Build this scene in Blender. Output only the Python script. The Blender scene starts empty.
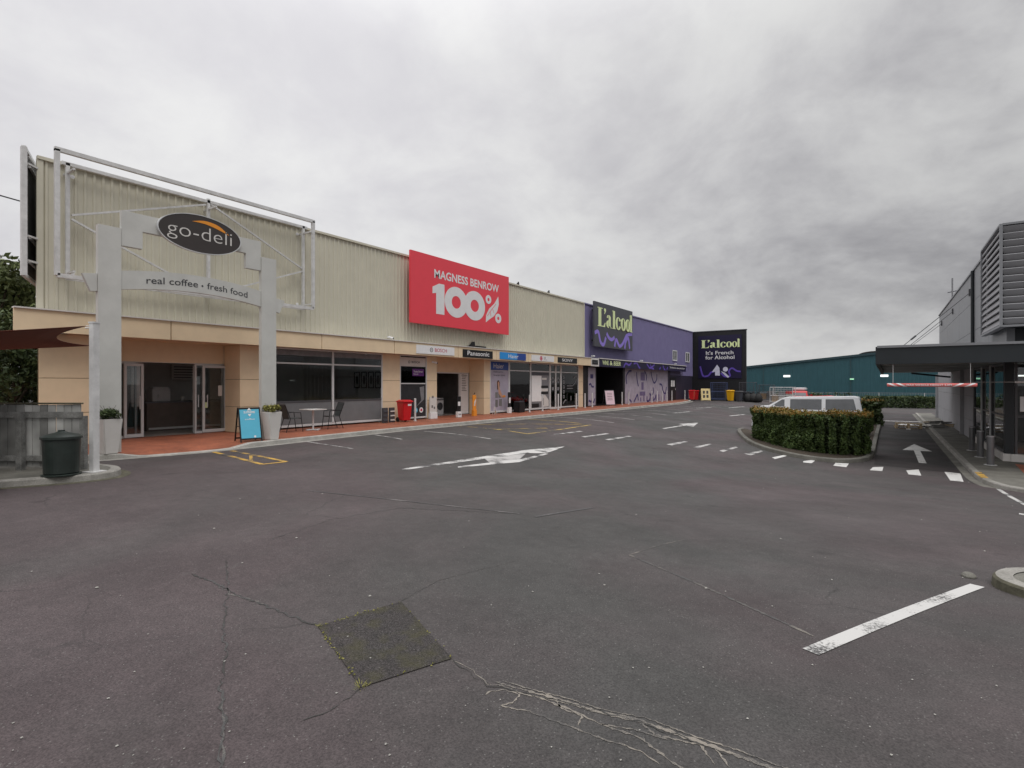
import bpy, bmesh, math, random
import numpy as np
from mathutils import Vector, noise as mnoise
random.seed(7); rng = np.random.default_rng(7)
R = math.radians
scene = bpy.context.scene
C = scene.collection

# ---------------------------------------------------------------- camera, light
# World axes: +Y runs along the row of shops (away from the camera), -X towards it.
F = 540.0; YAW = math.atan(375/F); EYE = 1.6
cd = bpy.data.cameras.new("camera"); cam = bpy.data.objects.new("camera", cd); C.objects.link(cam)
cam.location = (0, 0, EYE); cam.rotation_euler = (R(90), 0, YAW)
cd.sensor_width = 36; cd.lens = F/1024*36; cd.clip_start = 0.05; cd.clip_end = 6000
scene.camera = cam
scene.view_settings.view_transform = 'Standard'; scene.view_settings.look = 'None'
scene.view_settings.exposure = 0.0; scene.view_settings.gamma = 1.0
scene.view_settings.use_curve_mapping = False
SUN_EL, SUN_AZ = R(58), R(115)          # azimuth clockwise from +Y
sd = bpy.data.lights.new("sun", 'SUN'); sd.energy = 0.8; sd.angle = R(25); sd.color = (1, .965, .92)
sun = bpy.data.objects.new("sun", sd); C.objects.link(sun)
sun.rotation_euler = (R(90)-SUN_EL, 0, math.pi-SUN_AZ); sun.location = (0, 0, 40)

world = bpy.data.worlds.new("World"); scene.world = world; world.use_nodes = True
def build_world():
    nt = world.node_tree; N = nt.nodes; L = nt.links; N.clear()
    def mth(op, a, b=None, c=None, clamp=False):
        n = N.new('ShaderNodeMath'); n.operation = op; n.use_clamp = clamp
        for i, v in enumerate((a, b, c)):
            if v is None: continue
            if isinstance(v, (int, float)): n.inputs[i].default_value = v
            else: L.new(v, n.inputs[i])
        return n.outputs[0]
    tc = N.new('ShaderNodeTexCoord'); sep = N.new('ShaderNodeSeparateXYZ'); L.new(tc.outputs['Generated'], sep.inputs[0])
    x, y, z = sep.outputs
    zc = mth('MAXIMUM', z, 0.0)
    den = mth('ADD', zc, 0.42)
    cx, cy = mth('DIVIDE', x, den), mth('DIVIDE', y, den)
    cmb = N.new('ShaderNodeCombineXYZ'); L.new(cx, cmb.inputs[0]); L.new(cy, cmb.inputs[1]); cmb.inputs[2].default_value = 3.7
    def noi(scale, det, rough, dist=0.0, off=(0, 0, 0)):
        mp = N.new('ShaderNodeMapping'); L.new(cmb.outputs[0], mp.inputs[0]); mp.inputs['Location'].default_value = off
        n = N.new('ShaderNodeTexNoise'); L.new(mp.outputs[0], n.inputs['Vector'])
        n.inputs['Scale'].default_value = scale; n.inputs['Detail'].default_value = det
        n.inputs['Roughness'].default_value = rough; n.inputs['Distortion'].default_value = dist
        return n.outputs['Fac']
    big = noi(0.85, 4, .5, .3, (1.3, 4.1, 0)); mid = noi(2.5, 7, .55, .35, (7.7, 2.2, 0)); fine = noi(8.5, 6, .6, .2, (3, 9, 0))
    # smooth cloud deck: broad masses, billows and wisps
    m = mth('ADD', mth('MULTIPLY', big, .40), mth('ADD', mth('MULTIPLY', mid, .45), mth('MULTIPLY', fine, .15)))
    mr = N.new('ShaderNodeMapRange'); L.new(m, mr.inputs[0]); mr.interpolation_type = 'SMOOTHSTEP'
    mr.inputs[1].default_value = .38; mr.inputs[2].default_value = .62; mr.inputs[3].default_value = 0; mr.inputs[4].default_value = 1
    # thinner, brighter deck towards -X, thicker towards +Y
    az = N.new('ShaderNodeMapRange'); L.new(mth('ADD', mth('MULTIPLY', x, -0.75), mth('MULTIPLY', y, -0.62)), az.inputs[0])
    az.interpolation_type = 'SMOOTHSTEP'
    az.inputs[1].default_value = -.85; az.inputs[2].default_value = .30; az.inputs[3].default_value = 0; az.inputs[4].default_value = 1
    # radiance
    lo = mth('ADD', .20, mth('MULTIPLY', az.outputs[0], .42))
    hi = mth('ADD', .50, mth('MULTIPLY', az.outputs[0], .28))
    val = mth('ADD', lo, mth('MULTIPLY', mth('SUBTRACT', hi, lo), mr.outputs[0]))
    # lighter strip close above the horizon, and a deck that brightens to the zenith
    hz = N.new('ShaderNodeMapRange'); L.new(z, hz.inputs[0]); hz.interpolation_type = 'SMOOTHSTEP'
    hz.inputs[1].default_value = .0; hz.inputs[2].default_value = .13; hz.inputs[3].default_value = .16; hz.inputs[4].default_value = 0
    zn = N.new('ShaderNodeMapRange'); L.new(z, zn.inputs[0]); zn.interpolation_type = 'SMOOTHSTEP'
    zn.inputs[1].default_value = .50; zn.inputs[2].default_value = .95; zn.inputs[3].default_value = 0; zn.inputs[4].default_value = 1.3
    zz = mth('MULTIPLY', zc, .34)
    val = mth('ADD', mth('ADD', mth('ADD', val, hz.outputs[0]), zn.outputs[0]), zz)
    col = N.new('ShaderNodeMixRGB'); L.new(mr.outputs[0], col.inputs[0])
    col.inputs[1].default_value = (.975, .96, 1.0, 1); col.inputs[2].default_value = (1.0, .998, .99, 1)
    mul = N.new('ShaderNodeVectorMath'); mul.operation = 'SCALE'; L.new(col.outputs[0], mul.inputs[0]); L.new(val, mul.inputs['Scale'])
    b1 = N.new('ShaderNodeBackground'); L.new(mul.outputs[0], b1.inputs[0]); b1.inputs[1].default_value = 1.0
    sky = N.new('ShaderNodeTexSky'); sky.sky_type = 'NISHITA'; sky.sun_disc = False
    sky.sun_elevation = SUN_EL; sky.sun_rotation = SUN_AZ; sky.dust_density = 3
    b2 = N.new('ShaderNodeBackground'); L.new(sky.outputs[0], b2.inputs[0]); b2.inputs[1].default_value = .06
    mix = N.new('ShaderNodeMixShader'); mix.inputs[0].default_value = .94
    L.new(b2.outputs[0], mix.inputs[1]); L.new(b1.outputs[0], mix.inputs[2])
    out = N.new('ShaderNodeOutputWorld'); L.new(mix.outputs[0], out.inputs[0])
build_world()

# ---------------------------------------------------------------- helpers
CS, SN = math.cos(YAW), math.sin(YAW)
def ray(px, py):
    u = (px-512)/F; return (-SN+u*CS, CS+u*SN, -(py-384)/F)
def ss(x): x = min(1, max(0, x)); return x*x*(3-2*x)
def gz(X, Y): return -0.12-0.88*ss((X+13)/12)*ss((Y-3)/16)      # car park falls away from the shops
def onG(px, py, off=0.0):
    d = ray(px, py); t = 1.0
    for i in range(120):
        t = t*.5+.5*(EYE-gz(d[0]*t, d[1]*t)-off)/-d[2]
    return (d[0]*t, d[1]*t)
def yX(px, X): d = ray(px, 400); return d[1]*X/d[0]             # Y of an image column on a wall X = const

def mat(name, col, rough=.6, var=.12, vs=3.0, bump=0.0, bs=40.0, metal=0.0, dirt=0.0, spec=.4, fine=0.0, fs=60.0):
    m = bpy.data.materials.new(name); m.use_nodes = True
    nt = m.node_tree; N = nt.nodes; L = nt.links; b = N['Principled BSDF']
    b.inputs['Roughness'].default_value = rough; b.inputs['Metallic'].default_value = metal
    b.inputs['Specular IOR Level'].default_value = spec
    tc = N.new('ShaderNodeTexCoord')
    def noi(s, d=4, r=.6):
        n = N.new('ShaderNodeTexNoise'); n.inputs['Scale'].default_value = s; n.inputs['Detail'].default_value = d
        n.inputs['Roughness'].default_value = r; L.new(tc.outputs['Object'], n.inputs['Vector']); return n
    def mulc(prev, fac_out, lo, hi):
        mr = N.new('ShaderNodeMapRange'); L.new(fac_out, mr.inputs[0])
        mr.inputs[1].default_value = .3; mr.inputs[2].default_value = .7; mr.inputs[3].default_value = lo; mr.inputs[4].default_value = hi
        v = N.new('ShaderNodeVectorMath'); v.operation = 'SCALE'; L.new(prev, v.inputs[0]); L.new(mr.outputs[0], v.inputs['Scale'])
        return v.outputs[0]
    rgb = N.new('ShaderNodeRGB'); rgb.outputs[0].default_value = (*col, 1); cur = rgb.outputs[0]
    if var: cur = mulc(cur, noi(vs).outputs['Fac'], 1-var, 1+var)
    if fine: cur = mulc(cur, noi(fs, 2).outputs['Fac'], 1-fine, 1+fine)
    if dirt:
        n = noi(1.1, 8, .7); mr = N.new('ShaderNodeMapRange'); L.new(n.outputs['Fac'], mr.inputs[0])
        mr.inputs[1].default_value = .45; mr.inputs[2].default_value = .72; mr.inputs[3].default_value = 0; mr.inputs[4].default_value = dirt
        mx = N.new('ShaderNodeMixRGB'); L.new(mr.outputs[0], mx.inputs[0]); L.new(cur, mx.inputs[1])
        mx.inputs[2].default_value = (col[0]*.35, col[1]*.34, col[2]*.3, 1); cur = mx.outputs[0]
    L.new(cur, b.inputs['Base Color'])
    if bump:
        n = noi(bs, 3); bp = N.new('ShaderNodeBump'); bp.inputs['Strength'].default_value = bump; bp.inputs['Distance'].default_value = .01
        L.new(n.outputs['Fac'], bp.inputs['Height']); L.new(bp.outputs[0], b.inputs['Normal'])
    return m
M = {}
def S(r, g, b):    # sRGB 0-255 -> linear
    f = lambda c: ((c/255+.055)/1.055)**2.4 if c > 10 else c/255/12.92
    return (f(r), f(g), f(b))
M['clad'] = mat('beige corrugated steel', (.58, .555, .45), .5, .04, 1.5, dirt=.06)
M['clad2'] = mat('purple corrugated steel', (.20, .18, .33), .5, .07, 1.5)
M['beige'] = mat('beige painted panel', (.74, .59, .40), .55, .05, 2, dirt=.08)
M['joint'] = mat('dark panel joint', (.12, .09, .06), .8, 0)
M['gate'] = mat('grey painted fibre cement', (.53, .53, .50), .6, .06, 2, dirt=.12)
M['alu'] = mat('grey aluminium', (.58, .59, .59), .45, .04, 4)
M['aludark'] = mat('dark aluminium', (.07, .07, .075), .4, .05, 4)
M['galv'] = mat('galvanised steel', (.62, .62, .61), .5, .12, 6, metal=.1, dirt=.2)
M['white'] = mat('white paint', (.74, .74, .74), .45, .04, 4)
M['offwhite'] = mat('off white', (.62, .60, .57), .5, .05, 4, dirt=.08)
M['black'] = mat('black paint', (.008, .008, .009), .45, .1, 4)
M['blk2'] = mat('near black cladding', (.012, .012, .014), .55, .15, 2)
M['navy'] = mat('dark navy print', (.008, .005, .035), .45, .06, 2)
M['charcoal'] = mat('charcoal panel', (.065, .067, .08), .5, .06, 2)
M['violet'] = mat('violet print', (.12, .07, .42), .45, .04, 3)
M['lilac'] = mat('lilac violet print', (.26, .19, .62), .45, .04, 3)
M['lime'] = mat('pale lime print', (.70, .80, .42), .45, .02, 3)
M['red'] = mat('pinkish red sign face', (.78, .06, .085), .4, .02, 2)
M['binred'] = mat('red plastic', (.55, .015, .02), .35, .05, 5)
M['binyel'] = mat('yellow plastic', (.72, .38, .01), .4, .05, 5)
M['bingrn'] = mat('dark green plastic', (.022, .030, .026), .45, .2, 6)
M['orange'] = mat('orange print', (.75, .28, .03), .5, .05, 5)
M['blue'] = mat('sky blue print', (.10, .44, .60), .4, .04, 5)
M['hblue'] = mat('bright blue sign', (.02, .26, .66), .4, .03, 5)
M['dblue'] = mat('deep blue sign', (.02, .06, .28), .4, .03, 5)
M['lblack'] = mat('grey black pane film', (.03, .03, .033), .25, .2, 3)
M['dbrown'] = mat('dark sign face', (.045, .038, .036), .4, .05, 5)
M['crim'] = mat('crimson print', (.5, .01, .06), .4, .0)
M['purple'] = mat('purple print', (.11, .02, .17), .4, .1)
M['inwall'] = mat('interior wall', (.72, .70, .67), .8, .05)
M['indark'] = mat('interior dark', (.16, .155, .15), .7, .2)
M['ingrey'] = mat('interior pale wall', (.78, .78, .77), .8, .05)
M['infloor'] = mat('interior floor', (.42, .39, .36), .35, .15)
M['teal'] = mat('teal steel cladding', (.026, .088, .105), .5, .06, 1)
M['cgrey'] = mat('grey steel cladding', (.20, .205, .215), .45, .06, 1)
M['cdark'] = mat('dark grey fascia', (.014, .018, .021), .5, .1, 2)
M['panelw'] = mat('pale grey wall panel', (.34, .34, .35), .6, .06, 1, dirt=.12)
M['soffit'] = mat('grey soffit', (.30, .31, .31), .7, .06, 1)
M['louv'] = mat('grey louvre', (.26, .26, .27), .5, .08, 2)
M['conc'] = mat('concrete kerb', (.27, .26, .235), .85, .2, 5, bump=.4, bs=60, dirt=.5, fine=.2)
M['conc2'] = mat('pale concrete', (.36, .35, .32), .85, .2, 3, bump=.3, bs=60, dirt=.4, fine=.2)
M['conc3'] = mat('stained grey paving', (.15, .145, .125), .85, .25, 2, bump=.3, bs=60, dirt=.6, fine=.2)
M['moss'] = mat('mossy concrete', (.085, .08, .055), .9, .4, 8, bump=.5, bs=50)
M['wood'] = mat('weathered timber', (.20, .20, .19), .85, .4, 5, bump=.5, bs=30, dirt=.6, fine=.25)
M['wood2'] = mat('pallet timber', (.42, .33, .21), .8, .3, 5)
M['sail'] = mat('brown shade cloth', (.14, .036, .024), .8, .1, 10)
M['rubber'] = mat('black rubber', (.014, .014, .014), .7, .2)
M['carwhite'] = mat('white car paint', (.70, .71, .72), .25, .03, 2)
M['carred'] = mat('red car paint', (.50, .02, .02), .25, .03, 2)
M['cardark'] = mat('dark car paint', (.02, .021, .024), .22, .05, 2)
M['carglass'] = mat('car window glass', (.09, .095, .10), .06, .15, 3, spec=.8)
M['chrome'] = mat('grey wheel metal', (.45, .45, .46), .35, .05, metal=.6)
M['lampglass'] = mat('headlamp lens', (.7, .7, .7), .15, .05)
M['textile'] = mat('black chair mesh', (.05, .055, .055), .8, .1)
M['soil'] = mat('dark soil', (.05, .038, .026), .95, .4, 10, bump=.5, bs=40)
M['bark'] = mat('bark', (.09, .07, .05), .9, .3, 10, bump=.5, bs=30)
M['skin'] = mat('printed skin tone', (.5, .28, .19), .5, .0)
M['brown'] = mat('printed brown', (.10, .05, .03), .5, .0)
M['card'] = mat('brown cardboard', (.34, .24, .15), .8, .15)
M['yboard'] = mat('pale yellow board', (.70, .56, .27), .5, .05)
M['pink'] = mat('pale pink board', (.66, .50, .56), .5, .05)
M['lmural'] = mat('lilac grey mural', (.36, .33, .40), .5, .15, 2)
M['inkblue'] = mat('indigo print', (.035, .025, .13), .5, .05)
M['mgrey'] = mat('mid grey print', (.19, .19, .20), .5, .2, 6)

def emis(name, col, s):
    m = bpy.data.materials.new(name); m.use_nodes = True
    b = m.node_tree.nodes['Principled BSDF']; b.inputs['Emission Color'].default_value = (*col, 1); b.inputs['Emission Strength'].default_value = s
    b.inputs['Base Color'].default_value = (*col, 1)
    return m
M['lamp'] = emis('lit lamp', (1, 1, .97), 1.6)
M['exitg'] = emis('lit green exit sign', (.35, .8, .5), .6)

def glassmat(name, tint, refl=.05):
    m = bpy.data.materials.new(name); m.use_nodes = True; nt = m.node_tree; N = nt.nodes; L = nt.links; N.clear()
    o = N.new('ShaderNodeOutputMaterial'); mx = N.new('ShaderNodeMixShader')
    t = N.new('ShaderNodeBsdfTransparent'); t.inputs[0].default_value = (*tint, 1)
    g = N.new('ShaderNodeBsdfGlossy'); g.inputs['Roughness'].default_value = .015
    fr = N.new('ShaderNodeFresnel'); fr.inputs[0].default_value = 1.5
    ad = N.new('ShaderNodeMath'); ad.operation = 'ADD'; ad.inputs[1].default_value = refl; L.new(fr.outputs[0], ad.inputs[0])
    L.new(ad.outputs[0], mx.inputs[0]); L.new(t.outputs[0], mx.inputs[1]); L.new(g.outputs[0], mx.inputs[2]); L.new(mx.outputs[0], o.inputs[0])
    return m
M['glass'] = glassmat('shop glass', (.82, .84, .84), .01)
M['frost'] = mat('grey frosted film', (.17, .175, .18), .3, .1, 2)

def asphalt(name, base, dark=False):
    m = bpy.data.materials.new(name); m.use_nodes = True; nt = m.node_tree; N = nt.nodes; L = nt.links; b = N['Principled BSDF']
    tc = N.new('ShaderNodeTexCoord')
    def noi(s, d=4, r=.6, dist=0):
        n = N.new('ShaderNodeTexNoise'); n.inputs['Scale'].default_value = s; n.inputs['Detail'].default_value = d
        n.inputs['Roughness'].default_value = r; n.inputs['Distortion'].default_value = dist; L.new(tc.outputs['Object'], n.inputs['Vector']); return n.outputs['Fac']
    def rng_(f, a, b_, lo, hi):
        mr = N.new('ShaderNodeMapRange'); L.new(f, mr.inputs[0])
        for i, v in enumerate((a, b_, lo, hi)): mr.inputs[i+1].default_value = v
        return mr.outputs[0]
    def scale(c, f):
        v = N.new('ShaderNodeVectorMath'); v.operation = 'SCALE'; L.new(c, v.inputs[0]); L.new(f, v.inputs['Scale']); return v.outputs[0]
    # two tones of old asphalt: neutral grey and a slightly purplish brown
    mx = N.new('ShaderNodeMixRGB'); L.new(rng_(noi(.16, 5, .55, .6), .42, .6, 0, 1), mx.inputs[0])
    mx.inputs[1].default_value = (base, base*.965, base*.915, 1); mx.inputs[2].default_value = (base*1.27, base*1.0, base*1.01, 1)
    c = mx.outputs[0]
    c = scale(c, rng_(noi(.7, 7, .68), .3, .7, .76, 1.20))
    c = scale(c, rng_(noi(7, 5, .7), .3, .7, .88, 1.13))
    c = scale(c, rng_(noi(95, 2, .6), .3, .7, .62, 1.40))
    # pale chips of aggregate
    vo = N.new('ShaderNodeTexVoronoi'); vo.inputs['Scale'].default_value = 75; L.new(tc.outputs['Object'], vo.inputs['Vector'])
    sep = N.new('ShaderNodeSeparateColor'); L.new(vo.outputs['Color'], sep.inputs[0])
    a = N.new('ShaderNodeMath'); a.operation = 'GREATER_THAN'; L.new(sep.outputs[0], a.inputs[0]); a.inputs[1].default_value = .94
    d = N.new('ShaderNodeMath'); d.operation = 'LESS_THAN'; L.new(vo.outputs['Distance'], d.inputs[0]); d.inputs[1].default_value = .33
    ml = N.new('ShaderNodeMath'); ml.operation = 'MULTIPLY'; L.new(a.outputs[0], ml.inputs[0]); L.new(d.outputs[0], ml.inputs[1])
    m2 = N.new('ShaderNodeMath'); m2.operation = 'MULTIPLY'; L.new(ml.outputs[0], m2.inputs[0]); m2.inputs[1].default_value = .55
    mx2 = N.new('ShaderNodeMixRGB'); L.new(m2.outputs[0], mx2.inputs[0]); L.new(c, mx2.inputs[1]); mx2.inputs[2].default_value = (base*3.4, base*3.3, base*3.1, 1)
    c = mx2.outputs[0]
    vs_ = N.new('ShaderNodeTexVoronoi'); vs_.inputs['Scale'].default_value = .9
    sn = N.new('ShaderNodeTexNoise'); sn.inputs['Scale'].default_value = 6; sn.inputs['Detail'].default_value = 5; L.new(tc.outputs['Object'], sn.inputs['Vector'])
    sa = N.new('ShaderNodeMixRGB'); sa.blend_type = 'ADD'; sa.inputs[0].default_value = .22; L.new(tc.outputs['Object'], sa.inputs[1]); L.new(sn.outputs['Color'], sa.inputs[2]); L.new(sa.outputs[0], vs_.inputs['Vector'])
    c = scale(c, rng_(vs_.outputs['Distance'], .02, .13, .70, 1.0))
    # hairline cracks and pale dusty scuffs
    vc = N.new('ShaderNodeTexVoronoi'); vc.feature = 'DISTANCE_TO_EDGE'; vc.inputs['Scale'].default_value = .33
    dn = N.new('ShaderNodeTexNoise'); dn.inputs['Scale'].default_value = 1.6; dn.inputs['Detail'].default_value = 6; L.new(tc.outputs['Object'], dn.inputs['Vector'])
    ad = N.new('ShaderNodeMixRGB'); ad.blend_type = 'ADD'; ad.inputs[0].default_value = .55; L.new(tc.outputs['Object'], ad.inputs[1]); L.new(dn.outputs['Color'], ad.inputs[2])
    L.new(ad.outputs[0], vc.inputs['Vector'])
    cr = rng_(vc.outputs['Distance'], 0, .0045, 1, 0)
    gate_ = rng_(noi(.35, 3), .52, .6, 0, .6)
    mm = N.new('ShaderNodeMath'); mm.operation = 'MULTIPLY'; mm.use_clamp = True; L.new(cr, mm.inputs[0]); L.new(gate_, mm.inputs[1])
    mx3 = N.new('ShaderNodeMixRGB'); L.new(mm.outputs[0], mx3.inputs[0]); L.new(c, mx3.inputs[1]); mx3.inputs[2].default_value = (base*.3, base*.3, base*.28, 1)
    mx4 = N.new('ShaderNodeMixRGB'); L.new(rng_(noi(1.7, 9, .75, 1.2), .60, .80, 0, .5), mx4.inputs[0]); L.new(mx3.outputs[0], mx4.inputs[1]); mx4.inputs[2].default_value = (base*2.0, base*1.95, base*1.85, 1)
    L.new(mx4.outputs[0], b.inputs['Base Color'])
    L.new(rng_(noi(.6, 4), .3, .7, .62, .9), b.inputs['Roughness']); b.inputs['Specular IOR Level'].default_value = .35
    bp = N.new('ShaderNodeBump'); bp.inputs['Strength'].default_value = .55; bp.inputs['Distance'].default_value = .006
    L.new(noi(110, 3, .7), bp.inputs['Height']); L.new(bp.outputs[0], b.inputs['Normal'])
    return m
M['asphalt'] = asphalt('worn asphalt', .054)
M['asphaltdark'] = asphalt('newer dark asphalt', .034)

def patchmat():
    m = asphalt('cracked asphalt patch', .050); nt = m.node_tree; N = nt.nodes; L = nt.links; b = N['Principled BSDF']
    src = b.inputs['Base Color'].links[0].from_socket
    tc = N.new('ShaderNodeTexCoord'); dn = N.new('ShaderNodeTexNoise'); dn.inputs['Scale'].default_value = 20; L.new(tc.outputs['Object'], dn.inputs['Vector'])
    ad = N.new('ShaderNodeMixRGB'); ad.blend_type = 'ADD'; ad.inputs[0].default_value = .09; L.new(tc.outputs['Object'], ad.inputs[1]); L.new(dn.outputs['Color'], ad.inputs[2])
    v = N.new('ShaderNodeTexVoronoi'); v.feature = 'DISTANCE_TO_EDGE'; v.inputs['Scale'].default_value = 42; L.new(ad.outputs[0], v.inputs['Vector'])
    mr = N.new('ShaderNodeMapRange'); L.new(v.outputs['Distance'], mr.inputs[0]); mr.inputs[1].default_value = 0; mr.inputs[2].default_value = .16; mr.inputs[3].default_value = .85; mr.inputs[4].default_value = 0
    mx = N.new('ShaderNodeMixRGB'); L.new(mr.outputs[0], mx.inputs[0]); L.new(src, mx.inputs[1]); mx.inputs[2].default_value = (.009, .009, .006, 1)
    n2 = N.new('ShaderNodeTexNoise'); n2.inputs['Scale'].default_value = 6; n2.inputs['Detail'].default_value = 8; L.new(tc.outputs['Object'], n2.inputs['Vector'])
    m2 = N.new('ShaderNodeMapRange'); L.new(n2.outputs['Fac'], m2.inputs[0]); m2.inputs[1].default_value = .46; m2.inputs[2].default_value = .66; m2.inputs[4].default_value = .55
    mx2 = N.new('ShaderNodeMixRGB'); L.new(m2.outputs[0], mx2.inputs[0]); L.new(mx.outputs[0], mx2.inputs[1]); mx2.inputs[2].default_value = (.060, .056, .022, 1)
    L.new(mx2.outputs[0], b.inputs['Base Color'])
    vb = N.new('ShaderNodeTexVoronoi'); vb.inputs['Scale'].default_value = 70; L.new(tc.outputs['Object'], vb.inputs['Vector'])
    b2 = N.new('ShaderNodeBump'); b2.inputs['Strength'].default_value = 1.0; b2.inputs['Distance'].default_value = .012; b2.invert = True; L.new(vb.outputs['Distance'], b2.inputs['Height']); L.new(b2.outputs[0], b.inputs['Normal']); return m
M['patch'] = patchmat()

def paintmat(name, col, wear=.5, base=.058, ns=45):
    m = bpy.data.materials.new(name); m.use_nodes = True; nt = m.node_tree; N = nt.nodes; L = nt.links; b = N['Principled BSDF']
    tc = N.new('ShaderNodeTexCoord')
    n = N.new('ShaderNodeTexNoise'); n.inputs['Scale'].default_value = ns; n.inputs['Detail'].default_value = 8; n.inputs['Roughness'].default_value = .75; L.new(tc.outputs['Object'], n.inputs['Vector'])
    n2 = N.new('ShaderNodeTexNoise'); n2.inputs['Scale'].default_value = 2.3; n2.inputs['Detail'].default_value = 4; L.new(tc.outputs['Object'], n2.inputs['Vector'])
    a = N.new('ShaderNodeMath'); a.operation = 'ADD'; L.new(n.outputs['Fac'], a.inputs[0]); L.new(n2.outputs['Fac'], a.inputs[1])
    mr = N.new('ShaderNodeMapRange'); L.new(a.outputs[0], mr.inputs[0]); c = 1.32-wear*.62
    mr.inputs[1].default_value = c-.05; mr.inputs[2].default_value = c+.10; mr.inputs[3].default_value = 0; mr.inputs[4].default_value = 1
    mx = N.new('ShaderNodeMixRGB'); L.new(mr.outputs[0], mx.inputs[0]); mx.inputs[1].default_value = (*col, 1); mx.inputs[2].default_value = (base, base*.97, base*.95, 1)
    L.new(mx.outputs[0], b.inputs['Base Color']); b.inputs['Roughness'].default_value = .7; return m
M['pwhite'] = paintmat('white road paint', (.50, .495, .475), .46)
M['pworn'] = paintmat('worn white road paint', (.40, .39, .375), .50)
M['pcrisp'] = paintmat('fresh white road paint', (.58, .575, .55), .28)
M['pfaint'] = paintmat('faint white road paint', (.24, .23, .22), .72)
M['pyellow'] = paintmat('worn yellow road paint', (.50, .30, .05), .52)
M['pyfaint'] = paintmat('faint yellow road paint', (.42, .30, .07), .52)
M['dust'] = paintmat('pale crack dust', (.235, .21, .175), .62, ns=170)
M['crackd'] = paintmat('dark crack', (.028, .027, .024), .48)

def tilemat():
    m = bpy.data.materials.new('terracotta paving'); m.use_nodes = True; nt = m.node_tree; N = nt.nodes; L = nt.links; b = N['Principled BSDF']
    tc = N.new('ShaderNodeTexCoord'); br = N.new('ShaderNodeTexBrick'); L.new(tc.outputs['Object'], br.inputs['Vector'])
    br.inputs['Color1'].default_value = (.34, .105, .052, 1); br.inputs['Color2'].default_value = (.27, .085, .045, 1); br.inputs['Mortar'].default_value = (.15, .07, .045, 1)
    br.inputs['Scale'].default_value = 4.5; br.inputs['Mortar Size'].default_value = .012
    n = N.new('ShaderNodeTexNoise'); n.inputs['Scale'].default_value = 1.5; n.inputs['Detail'].default_value = 6; L.new(tc.outputs['Object'], n.inputs['Vector'])
    mr = N.new('ShaderNodeMapRange'); L.new(n.outputs['Fac'], mr.inputs[0]); mr.inputs[1].default_value = .3; mr.inputs[2].default_value = .7; mr.inputs[3].default_value = .75; mr.inputs[4].default_value = 1.25
    v = N.new('ShaderNodeVectorMath'); v.operation = 'SCALE'; L.new(br.outputs[0], v.inputs[0]); L.new(mr.outputs[0], v.inputs['Scale'])
    L.new(v.outputs[0], b.inputs['Base Color']); b.inputs['Roughness'].default_value = .6; return m
M['tile'] = tilemat()

def leafmat(name, c1, c2, rough=.5):
    m = bpy.data.materials.new(name); m.use_nodes = True; nt = m.node_tree; N = nt.nodes; L = nt.links; b = N['Principled BSDF']
    g = N.new('ShaderNodeNewGeometry'); tc = N.new('ShaderNodeTexCoord')
    mx = N.new('ShaderNodeMixRGB'); L.new(g.outputs['Random Per Island'], mx.inputs[0]); mx.inputs[1].default_value = (*c1, 1); mx.inputs[2].default_value = (*c2, 1)
    n = N.new('ShaderNodeTexNoise'); n.inputs['Scale'].default_value = 2.2; L.new(tc.outputs['Object'], n.inputs['Vector'])
    mr = N.new('ShaderNodeMapRange'); L.new(n.outputs['Fac'], mr.inputs[0]); mr.inputs[1].default_value = .3; mr.inputs[2].default_value = .7; mr.inputs[3].default_value = .65; mr.inputs[4].default_value = 1.35
    v = N.new('ShaderNodeVectorMath'); v.operation = 'SCALE'; L.new(mx.outputs[0], v.inputs[0]); L.new(mr.outputs[0], v.inputs['Scale'])
    L.new(v.outputs[0], b.inputs['Base Color']); b.inputs['Roughness'].default_value = rough; b.inputs['Specular IOR Level'].default_value = .25
    return m
M['leafh'] = leafmat('hedge leaves', (.026, .05, .014), (.095, .135, .04))
M['leafo'] = leafmat('orange new growth', (.25, .12, .02), (.10, .12, .03))
M['leaft'] = leafmat('tree leaves', (.06, .08, .03), (.16, .19, .075))
M['leafy'] = leafmat('yellow green leaves', (.12, .12, .03), (.28, .26, .07))
M['paling'] = leafmat('weathered palings', (.16, .16, .15), (.42, .42, .40), .9)
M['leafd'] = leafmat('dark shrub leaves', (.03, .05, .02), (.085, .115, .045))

def root_of(o):
    while o.parent: o = o.parent
    return o
def tag(o, label=None, cat=None, group=None, kind=None):
    if label: o['label'] = label
    if cat: o['category'] = cat
    if group: o['group'] = group
    if kind: o['kind'] = kind
    return o
def thing(name, label, cat, loc=(0, 0, 0), rz=0.0, group=None):
    o = bpy.data.objects.new(name, None); C.objects.link(o); o.location = loc; o.rotation_euler = (0, 0, rz); o.empty_display_size = .2
    return tag(o, label, cat, group)
def copy_tree(o, parent=None):
    c = o.copy(); C.objects.link(c)
    if parent: c.parent = parent
    for ch in list(o.children): copy_tree(ch, c)
    return c

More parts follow.
